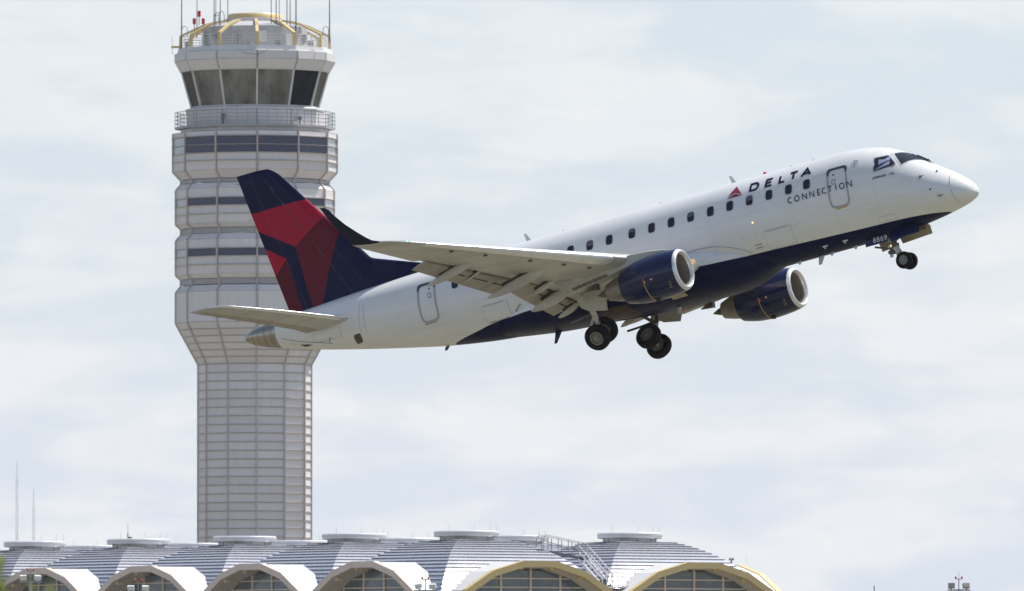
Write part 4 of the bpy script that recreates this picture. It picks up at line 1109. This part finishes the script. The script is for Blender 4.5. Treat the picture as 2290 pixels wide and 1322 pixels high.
# solid collars: sill band, catwalk deck, roof parapet, upper room
def band_(name, prof, mat, parent=tower, n=12):
    V = [tv(k * 12 / n, r * px, z) for z, r in prof for k in range(n)]
    F = [(j * n + k, j * n + (k + 1) % n, (j + 1) * n + (k + 1) % n, (j + 1) * n + k) for j in range(len(prof) - 1) for k in range(n)]
    F += [tuple(range(n - 1, -1, -1)), tuple(range((len(prof) - 1) * n, len(prof) * n))]
    return obj(name, V, F, mat, parent)
band_('cornice', [(48.84, 183), (48.86, 166), (49.18, 166)], m_white_steel)
deck = band_('catwalk_deck', [(49.15, 168), (49.17, 180), (49.32, 180), (49.34, 150)], m_louvre)
band_('cab_sill', [(50.56, 152), (50.57, 156), (50.72, 156.5), (50.84, 150), (50.92, 141)], m_white_steel)
band_('parapet', [(55.21, 178), (55.25, 174), (55.60, 172), (55.62, 165), (55.40, 164), (55.40, 110)], m_white_steel)
band_('cab_head', [(53.76, 160), (53.70, 168), (53.79, 169), (53.82, 160)], m_white_steel)
# the glass cab
b = B()
for k in range(12):
    gm = {-1: m_painted_reflection, 0: m_painted_reflection, -2: m_painted_reflection}.get(k if k < 6 else k - 12, m_dark_glass)
    zl, zh = 50.93, 53.70
    a0, a1, b1, b0 = tv(k, 141 * px, zl), tv(k + 1, 141 * px, zl), tv(k + 1, 163 * px, zh), tv(k, 163 * px, zh)
    n = (a1 - a0).cross(b0 - a0).normalized(); q = [a0, a1, b1, b0]
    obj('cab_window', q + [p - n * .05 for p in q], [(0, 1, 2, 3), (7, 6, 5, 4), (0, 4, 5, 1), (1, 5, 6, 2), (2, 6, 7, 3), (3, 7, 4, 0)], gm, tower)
    m = B(); m.bar(tv(k, 142 * px, zl - .05), tv(k, 164 * px, zh + .03), .13, .16, 0, tuple(tv(k, 1, 0))); m.build('cab_mullion', m_white_steel, tower)
ring('cab_transom', 50.90, 138 * px, 143.5 * px, .07, m_mullion)
band_('cab_core', [(50.6, 120), (53.9, 128)], m_dark_gap)
# catwalk rail and the roof-deck rail
def rail(name, r, z, hs, posts, w, parent=tower, mat=m_steel):
    g = B()
    for h in hs:
        for k in range(12): g.bar(tv(k, r, z + h), tv(k + 1, r, z + h), w, w)
    for k in range(12):
        for j in range(posts):
            p = tv(k, r, z).lerp(tv(k + 1, r, z), j / posts); g.bar(p, p + Vector((0, 0, hs[-1])), w, w)
    return g.build(name, mat, parent)
rail('catwalk_rail', 179 * px, 49.3, (.02, .32, .62, .92, 1.22), 4, .045)
rail('roof_rail', 164 * px, 55.5, (.2, .4, .6, .8, 1.05), 3, .05, mat=m_white_steel)
# equipment room, roof ring and curved ribs on top
up = band_('equipment_room', [(55.4, 117), (57.28, 117), (57.34, 112), (57.72, 75)], m_room, n=24)
band_('roof_drum', [(57.6, 72), (57.98, 70), (58.02, 62)], m_white_steel, n=36)
b = B(); b.lathe([(58.02, 61 * px), (58.05, 63 * px), (58.30, 61 * px), (58.40, 58 * px), (58.38, 52 * px)], 40); b.build('roof_ring', m_yellow, tower, True)
for k in range(12):
    m = B(); P = [(168, 55.35), (167, 56.62), (141, 57.05), (119, 57.42), (98, 57.66), (64, 57.86)]
    P = [tv(k, r * px, z) for r, z in P]
    for p, q in zip(P, P[1:]): m.bar(p, q, .17, .24, 0, tuple(tv(k + 3, 1, 0)))
    m.build('roof_rib', m_yellow, tower)
for a, r, z, d in ((-.9, 119, 56.2, (.9, .25, .8)), (.2, 119, 56.4, (.7, .3, .9)), (-1.7, 119, 56.5, (.5, .3, .4)), (1.3, 119, 56.1, (1.0, .3, 1.0)), (2.2, 119, 56.3, (.5, .3, .7)), (-2.4, 119, 56.2, (.5, .25, 1.2)), (.6, 150, 55.8, (.35, .35, .5)), (-.3, 150, 55.75, (.9, .3, .35)), (1.8, 150, 55.8, (.4, .3, .55)), (-1.4, 150, 55.85, (.4, .3, .6)), (-2.6, 152, 55.8, (.5, .4, .7))):
    m = B(); m.box((0, 0, 0), d); put('equipment_box', m.mesh('equipment_box', random.choice([m_steel, m_louvre, m_white_steel])), tower, Matrix.Translation(tv(a, r * px, z)) @ Matrix.Rotation(A0 + math.radians(30 * a), 4, 'Z'))
# whip aerials standing on the deck edge
for x, zb, zt, w in ((-164, 56.4, 62.5, .075), (-129, 57.2, 61.5, .05), (-90, 57.6, 62.0, .055), (-86, 56.6, 61, .045), (-76, 57.3, 62.2, .055), (-59, 57.9, 58.7, .05), (38, 57.9, 61.5, .05), (49, 57.8, 61.8, .055), (56, 57.7, 60.5, .04), (73, 57.6, 61.7, .055), (80, 57.5, 62, .055), (93, 56.5, 62.5, .085), (167, 56.9, 62.3, .075)):
    m = B(); y = -math.sqrt(max(0, (150 if abs(x) < 150 else 168) ** 2 - x * x)) * px * (.6 if abs(x) < 120 else .5)
    m.tube((x * px, y, zb - .8), (x * px, y, zb + 1.4), w * .75, w * .65, 8); m.tube((x * px, y, zb + 1.4), (x * px, y, zt + 1), w * .6, w * .35, 8); m.build('whip_antenna', m_antenna, tower)
for x, z in ((-124, 58.35), (-135, 57.75), (-115, 57.75)):
    m = B(); m.lathe([(z - .25, .05), (z - .22, .13), (z + .22, .13), (z + .25, .05)], 12, 'z', (x * px, -1.5, 0)); m.tube((x * px, -1.5, z - .9), (x * px, -1.5, z - .2), .03)
    m.build('obstruction_light', m_red_lamp, tower)
for x, z in ((-155, 56.9), (-82, 58.0), (-73, 58.1), (160, 56.9), (-84, 57.8)):
    m = B(); P = [(x * px - .22 + .22 * (1 - math.cos(t)), -3.2, z + .35 * math.sin(t)) for t in [math.pi * i / 8 for i in range(9)]]
    P = [(P[0][0], -3.2, z - .5)] + P + [(P[-1][0], -3.2, z - .5)]
    for p, q in zip(P, P[1:]): m.tube(p, q, .03, None, 6)
    m.build('gooseneck_vent', m_steel, tower)
m = B(); m.bar((-168 * px, -.6, 55.75), (-187 * px, -.6, 55.75), .16, .16); m.tube((-185 * px, -.6, 55.2), (-185 * px, -.6, 56.6), .02); m.build('davit_arm', m_yellow, tower)
m = B(); P = [tv(-.45, 181 * px + .05, 55.3), tv(-.3, 181 * px + .05, 54.95), tv(0, 181 * px + .1, 54.8), tv(.1, 181 * px + .05, 54.95), tv(.25, 181 * px + .05, 55.25)]
for p, q in zip(P, P[1:]): m.tube(p, q, .018, None, 5)
m.build('slack_cable', m_antenna, tower)
for a, z in ((-.95, 49.9), (1.25, 49.75)):
    m = B(); m.box((0, 0, .15), (.3, .25, .28)); m.box((0, 0, -.2), (.12, .12, .5)); put('camera_unit', m.mesh('camera_unit', m_antenna), tower, Matrix.Translation(tv(a, 158 * px, z)))

# ------------------------------------------------------------------ the terminal: a grid of hipped metal domes with arched gables round the edge
TH = math.radians(35)
TERM = Matrix.Translation((-3.09, 773, 0)) @ Matrix.Rotation(TH, 4, 'Z')
term = thing('airport_terminal', 'airport terminal roofed with ribbed metal domes and arched glazed gables below the tower', 'terminal', TERM)
P_ = 13.7; ZT = 14.30; RS = 8.0
def dz_(r): return ZT - RS * (math.cos(math.radians(14.5)) - math.sqrt(max(0, 1 - (r / RS) ** 2)))
NR = 17; RR = [RS * math.sin(math.radians(14.5 + (60 - 14.5) * k / NR)) for k in range(NR + 1)]
panel_meshes = []
for i in range(NR):
    r0, r1 = RR[i], RR[i + 1]; z0, z1 = dz_(r0), dz_(r1); lip = .04
    # a sheet on the side that faces local -y, its lower edge proud of the next row
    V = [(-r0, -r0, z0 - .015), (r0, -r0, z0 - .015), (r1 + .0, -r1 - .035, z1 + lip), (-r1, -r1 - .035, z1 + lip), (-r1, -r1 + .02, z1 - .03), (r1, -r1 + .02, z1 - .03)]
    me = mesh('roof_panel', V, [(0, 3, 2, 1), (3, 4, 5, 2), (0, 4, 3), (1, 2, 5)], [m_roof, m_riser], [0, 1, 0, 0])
    panel_meshes.append(me)
rear_dome = B()
for sd in range(4):
    Mr = Matrix.Rotation(math.radians(90 * sd), 3, 'Z')
    for me in panel_meshes: rear_dome.add([Mr @ v.co for v in me.vertices], [tuple(p.vertices) for p in me.polygons])
half_rear = B()
for sd in (1, 2):
    Mr = Matrix.Rotation(math.radians(90 * sd), 3, 'Z')
    for me in panel_meshes: half_rear.add([Mr @ v.co for v in me.vertices], [tuple(p.vertices) for p in me.polygons])
full_m = rear_dome.mesh('far_sheets', m_roof); half_m = half_rear.mesh('far_sheets', m_roof)
lb = B(); lb.lathe([(ZT - .25, 1.80), (ZT + .22, 1.80), (ZT + .24, 1.9)], 40, mi=0); lb.lathe([(ZT + .20, 1.8), (ZT + .21, 2.18), (ZT + .26, 2.24), (ZT + .56, 2.24), (ZT + .62, 2.16), (ZT + .64, 0.02)], 48, mi=0)
lan_m = lb.mesh('lantern', m_lantern, True)
lb = B()
for k in range(10):
    t = 2 * math.pi * k / 10; lb.box((1.82 * math.cos(t), 1.82 * math.sin(t), ZT + .0), (.05, .05, .44), 0)
lb.lathe([(ZT + .40, 2.245), (ZT + .40, 2.27), (ZT + .43, 2.27), (ZT + .43, 2.245)], 48)
lanr_m = lb.mesh('lantern_trim', m_mullion)
rb = B(); rb.tube((0, 0, 0), (0, 0, .52), .012, .008, 6); rod_m = rb.mesh('lightning_rod', m_rod)
I_front = set()
for i in range(0, 6):
    for j in range(0, 2):
        D = Matrix.Translation((P_ * j, P_ * i, 0))
        dome = bpy.data.objects.new('dome_roof', None); COL.objects.link(dome); dome.parent = term; dome.matrix_local = D
        front = (j == 0 and i < 5) or i == 0
        if front:
            for sd in (0, 3):
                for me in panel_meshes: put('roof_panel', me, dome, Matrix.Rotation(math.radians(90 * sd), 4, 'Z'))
            put('far_sheets', half_m, dome, None, None, 'stuff')
        else: put('far_sheets', full_m, dome, None, None, 'stuff')
        put('lantern', lan_m, dome); put('lantern_trim', lanr_m, dome)
        for a in (200, 250, 285, 340): put('lightning_rod', rod_m, dome, Matrix.Translation((2.1 * math.cos(math.radians(a)), 2.1 * math.sin(math.radians(a)), ZT + .6)))
# gable prototype, facing local -y from the dome's centre
AR = 10.0; ZA = 12.77
def apt(deg, r, d): return Vector((r * math.sin(math.radians(deg)), -d, ZA - AR * math.cos(math.radians(7.5)) + r * math.cos(math.radians(deg))))
degs = [-37.5, -22.5, -7.5, 7.5, 22.5, 37.5]
def outline_pts(r, d):
    P = [apt(a, r, d) for a in degs]; hw = abs(P[0].x) + .42
    return [Vector((-hw - .2, -d, 8.2)), Vector((-hw + .02 * 0, -d, P[0].z - .62))] + P + [Vector((hw, -d, P[0].z - .62)), Vector((hw + .2, -d, 8.2))]
def loft_seg(quads):     # quads: list of 4-point sections
    V = [p for q in quads for p in q]; F = [(k * 4 + i, k * 4 + (i + 1) % 4, (k + 1) * 4 + (i + 1) % 4, (k + 1) * 4 + i) for k in range(len(quads) - 1) for i in range(4)]
    return V, F + [(3, 2, 1, 0), tuple(range(len(V) - 4, len(V)))]
DF, DB, DG = 8.70, 8.26, 7.02
fo, fi, bo, bi = outline_pts(AR, DF), outline_pts(AR - .44, DF), outline_pts(AR, DB), outline_pts(AR - .44, DB)
go, gi = outline_pts(AR - .06, DB), outline_pts(AR - .06, 4.2)
so, sg = outline_pts(AR - .36, DB + .02), outline_pts(AR - .52, DG)
frame_ms, barrel_ms, soffit_ms = [], [], []
for k in range(len(fo) - 1):
    V, F = loft_seg([(fo[k], fi[k], bi[k], bo[k]), (fo[k + 1], fi[k + 1], bi[k + 1], bo[k + 1])])
    frame_ms.append((V, F))
    up_ = Vector((0, 0, -.10))
    barrel_ms.append(mesh('barrel_panel', [go[k], go[k + 1], gi[k + 1], gi[k], go[k] * .985 + up_, go[k + 1] * .985 + up_, gi[k + 1] * .985 + up_, gi[k] * .985 + up_], [(0, 1, 2, 3), (7, 6, 5, 4), (0, 4, 5, 1)], m_white_steel))
    soffit_ms.append(mesh('soffit_panel', [so[k], so[k + 1], sg[k + 1], sg[k]], [(0, 1, 2, 3)], m_soffit))
fm_y = [mesh('arch_segment', V, F, m_yellow) for V, F in frame_ms]; fm_c = [mesh('arch_segment', V, F, m_cream) for V, F in frame_ms]
# glazing clipped to the arch
arch_poly = [(p.x, p.z) for p in outline_pts(AR - .54, DG)]
def clip(poly, cl):
    out = poly; n = len(cl)
    for i in range(n):
        a, c = cl[i], cl[(i + 1) % n]; nx, nz = (c[1] - a[1]), -(c[0] - a[0]); inp, out = out, []
        if not inp: return []
        side = [((p[0] - a[0]) * nx + (p[1] - a[1]) * nz) for p in inp]
        for j in range(len(inp)):
            p, q, sp, sq = inp[j], inp[(j + 1) % len(inp)], side[j], side[(j + 1) % len(inp)]
            if sp >= 0: out.append(p)
            if (sp >= 0) != (sq >= 0):
                t = sp / (sp - sq); out.append((p[0] + (q[0] - p[0]) * t, p[1] + (q[1] - p[1]) * t))
    return out
CW, CH = 2.46, .60
panes = []; b_m = B()
for cx in range(-3, 3):
    for rz in range(0, 7):
        x0, x1 = cx * CW + CW * .5 - CW * .5 + .05 + .35, cx * CW + CW + .35 - .05
        z1 = ZA - .62 - rz * CH; z0 = z1 - CH + .07
        q = clip([(x0, z0), (x1, z0), (x1, z1), (x0, z1)], arch_poly)
        if len(q) >= 3: panes.append(mesh('window_pane', [(x, -DG, z) for x, z in q] + [(x, -DG + .05, z) for x, z in q], [tuple(range(len(q)))] + [(i, len(q) + i, len(q) + (i + 1) % len(q), (i + 1) % len(q)) for i in range(len(q))], m_hall_glass))
def zarch(x):
    best = 8.2
    for a, c in zip(arch_poly, arch_poly[1:]):
        if min(a[0], c[0]) <= x <= max(a[0], c[0]) and abs(a[0] - c[0]) > 1e-5: best = a[1] + (c[1] - a[1]) * (x - a[0]) / (c[0] - a[0])
    return best
mul_ms = []
for cx in range(-2, 4):
    x = cx * CW + .35
    if abs(x) < 6.3: b_m = B(); b_m.box((x, -DG - .03, (8.2 + zarch(x)) / 2), (.13, .14, zarch(x) - 8.2)); mul_ms.append(b_m.mesh('mullion', m_cream))
tr_ms = []
for rz in range(0, 7):
    z = ZA - .62 - rz * CH - CH + .035; xs_ = [x for x in [i * .05 for i in range(-132, 133)] if zarch(x) > z]
    if xs_: b_m = B(); b_m.box(((xs_[0] + xs_[-1]) / 2, -DG - .02, z), (xs_[-1] - xs_[0], .10, .075)); tr_ms.append(b_m.mesh('transom', m_cream))
brk = []
for p in (fo[3], fo[4], fo[5], fo[6]):
    for k, mt in enumerate((m_yellow, m_cream)):
        lm = B(); lm.box((p.x * .95, -(DB - .10), p.z - .50), (.24, .34, .20)); brk.append((k, lm.mesh('arch_bracket', mt)))
wm = B(); wm.box((0, -DG + .4, 4.1), (P_ - .3, .5, 8.2)); wall_m = wm.mesh('gable_wall', m_wall)
bk = B(); V = [(x, -DG + .12, z) for x, z in arch_poly]; bk.add(V, [tuple(range(len(V)))]); back_m = bk.mesh('gable_backing', m_dark_gap)
def gable(i, j, ang, gold):
    g = bpy.data.objects.new('arched_gable', None); COL.objects.link(g); g.parent = term
    g.matrix_local = Matrix.Translation((P_ * j, P_ * i, 0)) @ Matrix.Rotation(math.radians(ang), 4, 'Z')
    for ms in ((fm_y if gold else fm_c), barrel_ms, soffit_ms, panes, mul_ms, tr_ms):
        for me in ms: put(me.name.split('.')[0], me, g)
    [put('arch_bracket', me, g) for k, me in brk if (k == 0) == gold]; put('gable_wall', wall_m, g); put('gable_backing', back_m, g)
for j in range(2): gable(0, j, 0, True)
for i in range(5): gable(i, 0, -90, False)
gable(0, 1, 90, True)
wb = B()
wb.box((P_ * .5, P_ * 2.5 + .0, 4.0), (P_ * 2 - 1.2, P_ * 6 - 1.2, 7.9)); wb.build('hall_block', m_wall, term)
# roof walkway and steps in the valley between the two nearest domes
st_root = bpy.data.objects.new('roof_stair', None); COL.objects.link(st_root); st_root.parent = term
def stair_part(name, m, build):
    q = B(); build(q); return q.build(name, m, st_root)
W0, W1 = Vector((3.2, -3.5, 13.62)), Vector((7.45, -3.5, 13.02)); S1 = Vector((6.95, -7.1, 11.1))
stair_part('walkway_deck', m_riser, lambda q: q.bar(W0, W1, .8, .12))
for yy in (-.40, .40):
    o = Vector((0, yy, 0)); q = B()
    for dz in (.52, 1.02): q.tube(W0 + o + Vector((.7, 0, dz)), W1 + o + Vector((0, 0, dz)), .03, None, 6)
    for k in range(5): p_ = W0.lerp(W1, .2 + .2 * k) + o; q.tube(p_, p_ + Vector((0, 0, 1.02)), .03, None, 6)
    q.tube(W0 + o + Vector((.7, 0, 1.02)), W0 + o + Vector((.45, 0, .75)), .03, None, 6); q.tube(W0 + o + Vector((.45, 0, .75)), W0 + o + Vector((.45, 0, 0)), .03, None, 6)
    q.build('walkway_rail', m_steel, st_root)
for xx in (-.38, .38):
    o = Vector((xx, .3, 0)); q = B(); q.bar(W1 + o, S1 + o, .07, .20); q.build('stair_stringer', m_lantern, st_root)
    q = B()
    for dz in (.50, .95): q.tube(W1 + o + Vector((0, 0, dz)), S1 + o + Vector((0, 0, dz)), .035, None, 6)
    for k in range(5): p_ = W1.lerp(S1, .02 + .24 * k) + o; q.tube(p_, p_ + Vector((0, 0, .95)), .03, None, 6)
    q.build('stair_rail', m_lantern, st_root)
for k in range(10): stair_part('stair_tread', m_steel, lambda q: q.box(W1.lerp(S1, (k + .5) / 10) + Vector((0, .3, .02)), (.72, .26, .035)))
stair_part('landing_deck', m_lantern, lambda q: q.box((7.6, -7.1, 11.05), (1.5, .8, .12)))
for yy in (-7.45, -6.75):
    q = B()
    for x in (6.95, 7.4, 7.8, 8.25): q.tube((x, yy, 11.05), (x, yy, 12.0), .03, None, 6)
    for z in (11.5, 12.0): q.tube((6.95, yy, z), (8.25, yy, z), .03, None, 6)
    q.build('landing_rail', m_lantern, st_root)
for x in (7.1, 8.1): stair_part('landing_leg', m_steel, lambda q: q.box((x, -7.1, 10.2), (.1, .1, 1.6)))
b = B(); b.tube((20.2, -3.0, 12.2), (20.2, -3.0, 13.05), .06); b.box((20.2, -3.0, 13.08), (.30, .2, .08)); b.box((20.08, -3.0, 13.16), (.07, .1, .12)); b.box((20.32, -3.0, 13.16), (.07, .1, .12)); b.build('vent_pipe', m_antenna, term)
for x, y, z in ((6.85, 20.0, 13.1), (6.85, 47.5, 13.1)):
    b = B(); b.tube((x, y, z), (x, y, z + .7), .06); b.box((x, y, z + .8), (.16, .16, .32)); b.build('obstruction_light', m_red_lamp, term)
for x, y in ((6.85, -5.0), (6.85, 8.0), (19.0, -2.0), (20.6, -4.2), (-6.0, 7.0), (6.9, 33), (6.9, 60)):
    put('lightning_rod', rod_m, term, Matrix.Translation((x, y, 12.9)))

# ------------------------------------------------------------------ apron floodlights, poles, far masts, saplings
def flood(x, y, z, yaw, label, face):
    t = thing('floodlight_mast', label, 'floodlight', Matrix.Translation((x, y, 0)), 'floodlight masts on the apron')
    b = B(); b.tube((0, 0, 0), (0, 0, z - .2), .13, .08, 10); b.build('pole', m_steel, t)
    b = B(); b.bar((-.62, 0, z - .22), (.62, 0, z - .22), .08, .08); b.build('crossbar', m_steel, t)
    for k in (-1, 1):
        M = Matrix.Translation((.40 * k, 0, z + .02)) @ Matrix.Scale(.82, 4) @ Matrix.Rotation(yaw + .25 * k, 4, 'Z') @ Matrix.Rotation(math.radians(22), 4, 'X')
        b = B(); P = [(-.20, .14), (.20, .14), (.16, -.14), (-.16, -.14)]
        b.prism([(-.20, -.15), (.20, -.15), (.22, .13), (-.22, .13)], 'y', -.05, .16); b.box((0, -.07, -.01), (.46, .05, .32)); b.box((0, .05, -.22), (.10, .10, .16))
        h = put('lamp_head', b.mesh('lamp_head', m_lampcase if not face else m_lampface), t, M)
        b = B(); b.box((0, -.105, -.01), (.38, .02, .25)); put('lamp_glass', b.mesh('lamp_glass', m_lampface if face else m_lampcase), h)
    b = B(); b.tube((0, 0, z - .2), (0, 0, z + .36), .03, None, 6); b.tube((-.16, 0, z + .38), (.16, 0, z + .38), .025, None, 6); b.tube((0, 0, z + .36), (0, 0, z + .85), .012, .008, 6); b.build('beacon_arm', m_steel, t)
    for k in (-1, 1):
        b = B(); b.lathe([(z + .39, .03), (z + .41, .05), (z + .50, .05), (z + .54, .015)], 10, 'z', (.17 * k, 0, 0)); b.build('beacon_lamp', m_red_lamp, t)
flood(24.5, 620, 9.28, math.radians(180), 'double floodlight mast with drab lamp backs on the far right, clear of the terminal', False)
flood(-26.4, 620, 9.72, math.radians(15), 'double floodlight mast with white lamps in front of the leftmost terminal arch', True)
flood(-20.5, 620, 9.15, math.radians(5), 'double floodlight mast showing low in the second arch from the left', True)
flood(-4.75, 620, 9.25, math.radians(-35), 'double floodlight mast turned to the right before the blue roof beside the wide gold arch', True)
t = thing('slender_pole', 'thin plain pole end standing alone between terminal and right floodlight', 'pole', Matrix.Translation((19.86, 620, 0)))
b = B(); b.tube((0, 0, 0), (0, 0, 9.3), .07, .03, 8); b.build('shaft', m_steel, t)
def far_mast(x, z, label):
    t = thing('radio_mast', label, 'radio mast', Matrix.Translation((x, 2500, 0)), 'radio masts on the horizon')
    b = B(); w = .36
    for sx, sy in ((-1, -1), (1, -1), (1, 1), (-1, 1)): b.bar((sx * w, sy * w, 0), (sx * w * .5, sy * w * .5, z), .07, .07)
    k = 0
    while k < z - 2:
        s0 = w * (1 - .5 * k / z); s1 = w * (1 - .5 * (k + 2) / z)
        b.bar((-s0, -s0, k), (s1, -s1, k + 2), .04, .04); b.bar((s0, s0, k), (-s1, s1, k + 2), .04, .04); k += 2
    b.build('lattice', m_mast_hazed, t); b = B(); b.tube((0, 0, z), (0, 0, z + 3), .08, .04, 6); b.build('top_aerial', m_mast_hazed, t)
far_mast(-109.5, 57, 'taller faint lattice mast at the far left above the leftmost lantern')
far_mast(-105.8, 51, 'shorter faint lattice mast right of the taller one at the far left')
t = thing('camera_pole', 'slim pole with a bracket camera rising behind the second lantern from the left', 'camera pole', Matrix.Translation((-31.6, 930, 0)))
b = B(); b.tube((0, 0, 0), (0, 0, 17.4), .10, .05, 8); b.tube((0, 0, 17.4), (0, 0, 18.3), .02, .012, 6); b.build('pole', m_steel, t); b = B(); b.box((.16, 0, 17.0), (.30, .2, .22)); b.build('camera_box', m_antenna, t)
def sapling(x, y, h, r, n, label, seed):
    random.seed(seed); t = thing('sapling', label, 'tree', Matrix.Translation((x, y, 0)), 'saplings near the camera')
    b = B(); b.tube((0, 0, 0), (.02, 0, h * .55), .03, .018, 8); b.tube((.02, 0, h * .55), (0, 0, h * .97), .018, .005, 6)
    tips = []
    for k in range(16):
        z = h * (.35 + .58 * k / 16); a = k * 2.4; l = r * (1.15 - .75 * k / 16); p = Vector((0, 0, z)); q = p + Vector((l * math.cos(a), l * math.sin(a), l * .75)); b.tube(p, q, .008, .003, 5); tips += [(p, q)]
    tips.append((Vector((0, 0, h * .7)), Vector((0, 0, h))))
    b.build('trunk', m_bark, t); c = B()
    for k in range(n):
        p, q = random.choice(tips); u = random.random() ** .6; o = p.lerp(q, u) + Vector((random.gauss(0, .03), random.gauss(0, .03), random.gauss(0, .03)))
        a, e, L_ = random.uniform(0, 6.28), random.uniform(-.3, 1.2), random.uniform(.05, .095)
        d = Vector((math.cos(a) * math.cos(e), math.sin(a) * math.cos(e), math.sin(e))); w = d.cross(Vector((random.gauss(0, 1), random.gauss(0, 1), random.gauss(0, 1)))).normalized() * L_ * .22
        c.add([o, o + d * L_ * .45 + w, o + d * L_, o + d * L_ * .45 - w], [(0, 1, 2, 3)])
    c.build('crown', m_leaf, t)
sapling(-3.44, 75, 2.79, .34, 3200, 'blurred leafy green sapling tip at the lower left corner', 3)
sapling(-3.07, 75, 2.73, .09, 320, 'thin pale sapling shoot before the leftmost arch', 5)

# ------------------------------------------------------------------ the summer haze over the airfield
m_haze = bpy.data.materials.new('haze'); m_haze.use_nodes = True
hn = m_haze.node_tree; hn.nodes.clear()
ho = hn.nodes.new('ShaderNodeOutputMaterial'); hv = hn.nodes.new('ShaderNodeVolumePrincipled')
hv.inputs['Color'].default_value = (.93, .95, 1, 1); hv.inputs['Density'].default_value = .00003
hn.links.new(hv.outputs[0], ho.inputs['Volume'])
b = B(); b.box((0, 29000, 34), (62000, 64000, 70)); b.build('haze', m_haze, kind='stuff')
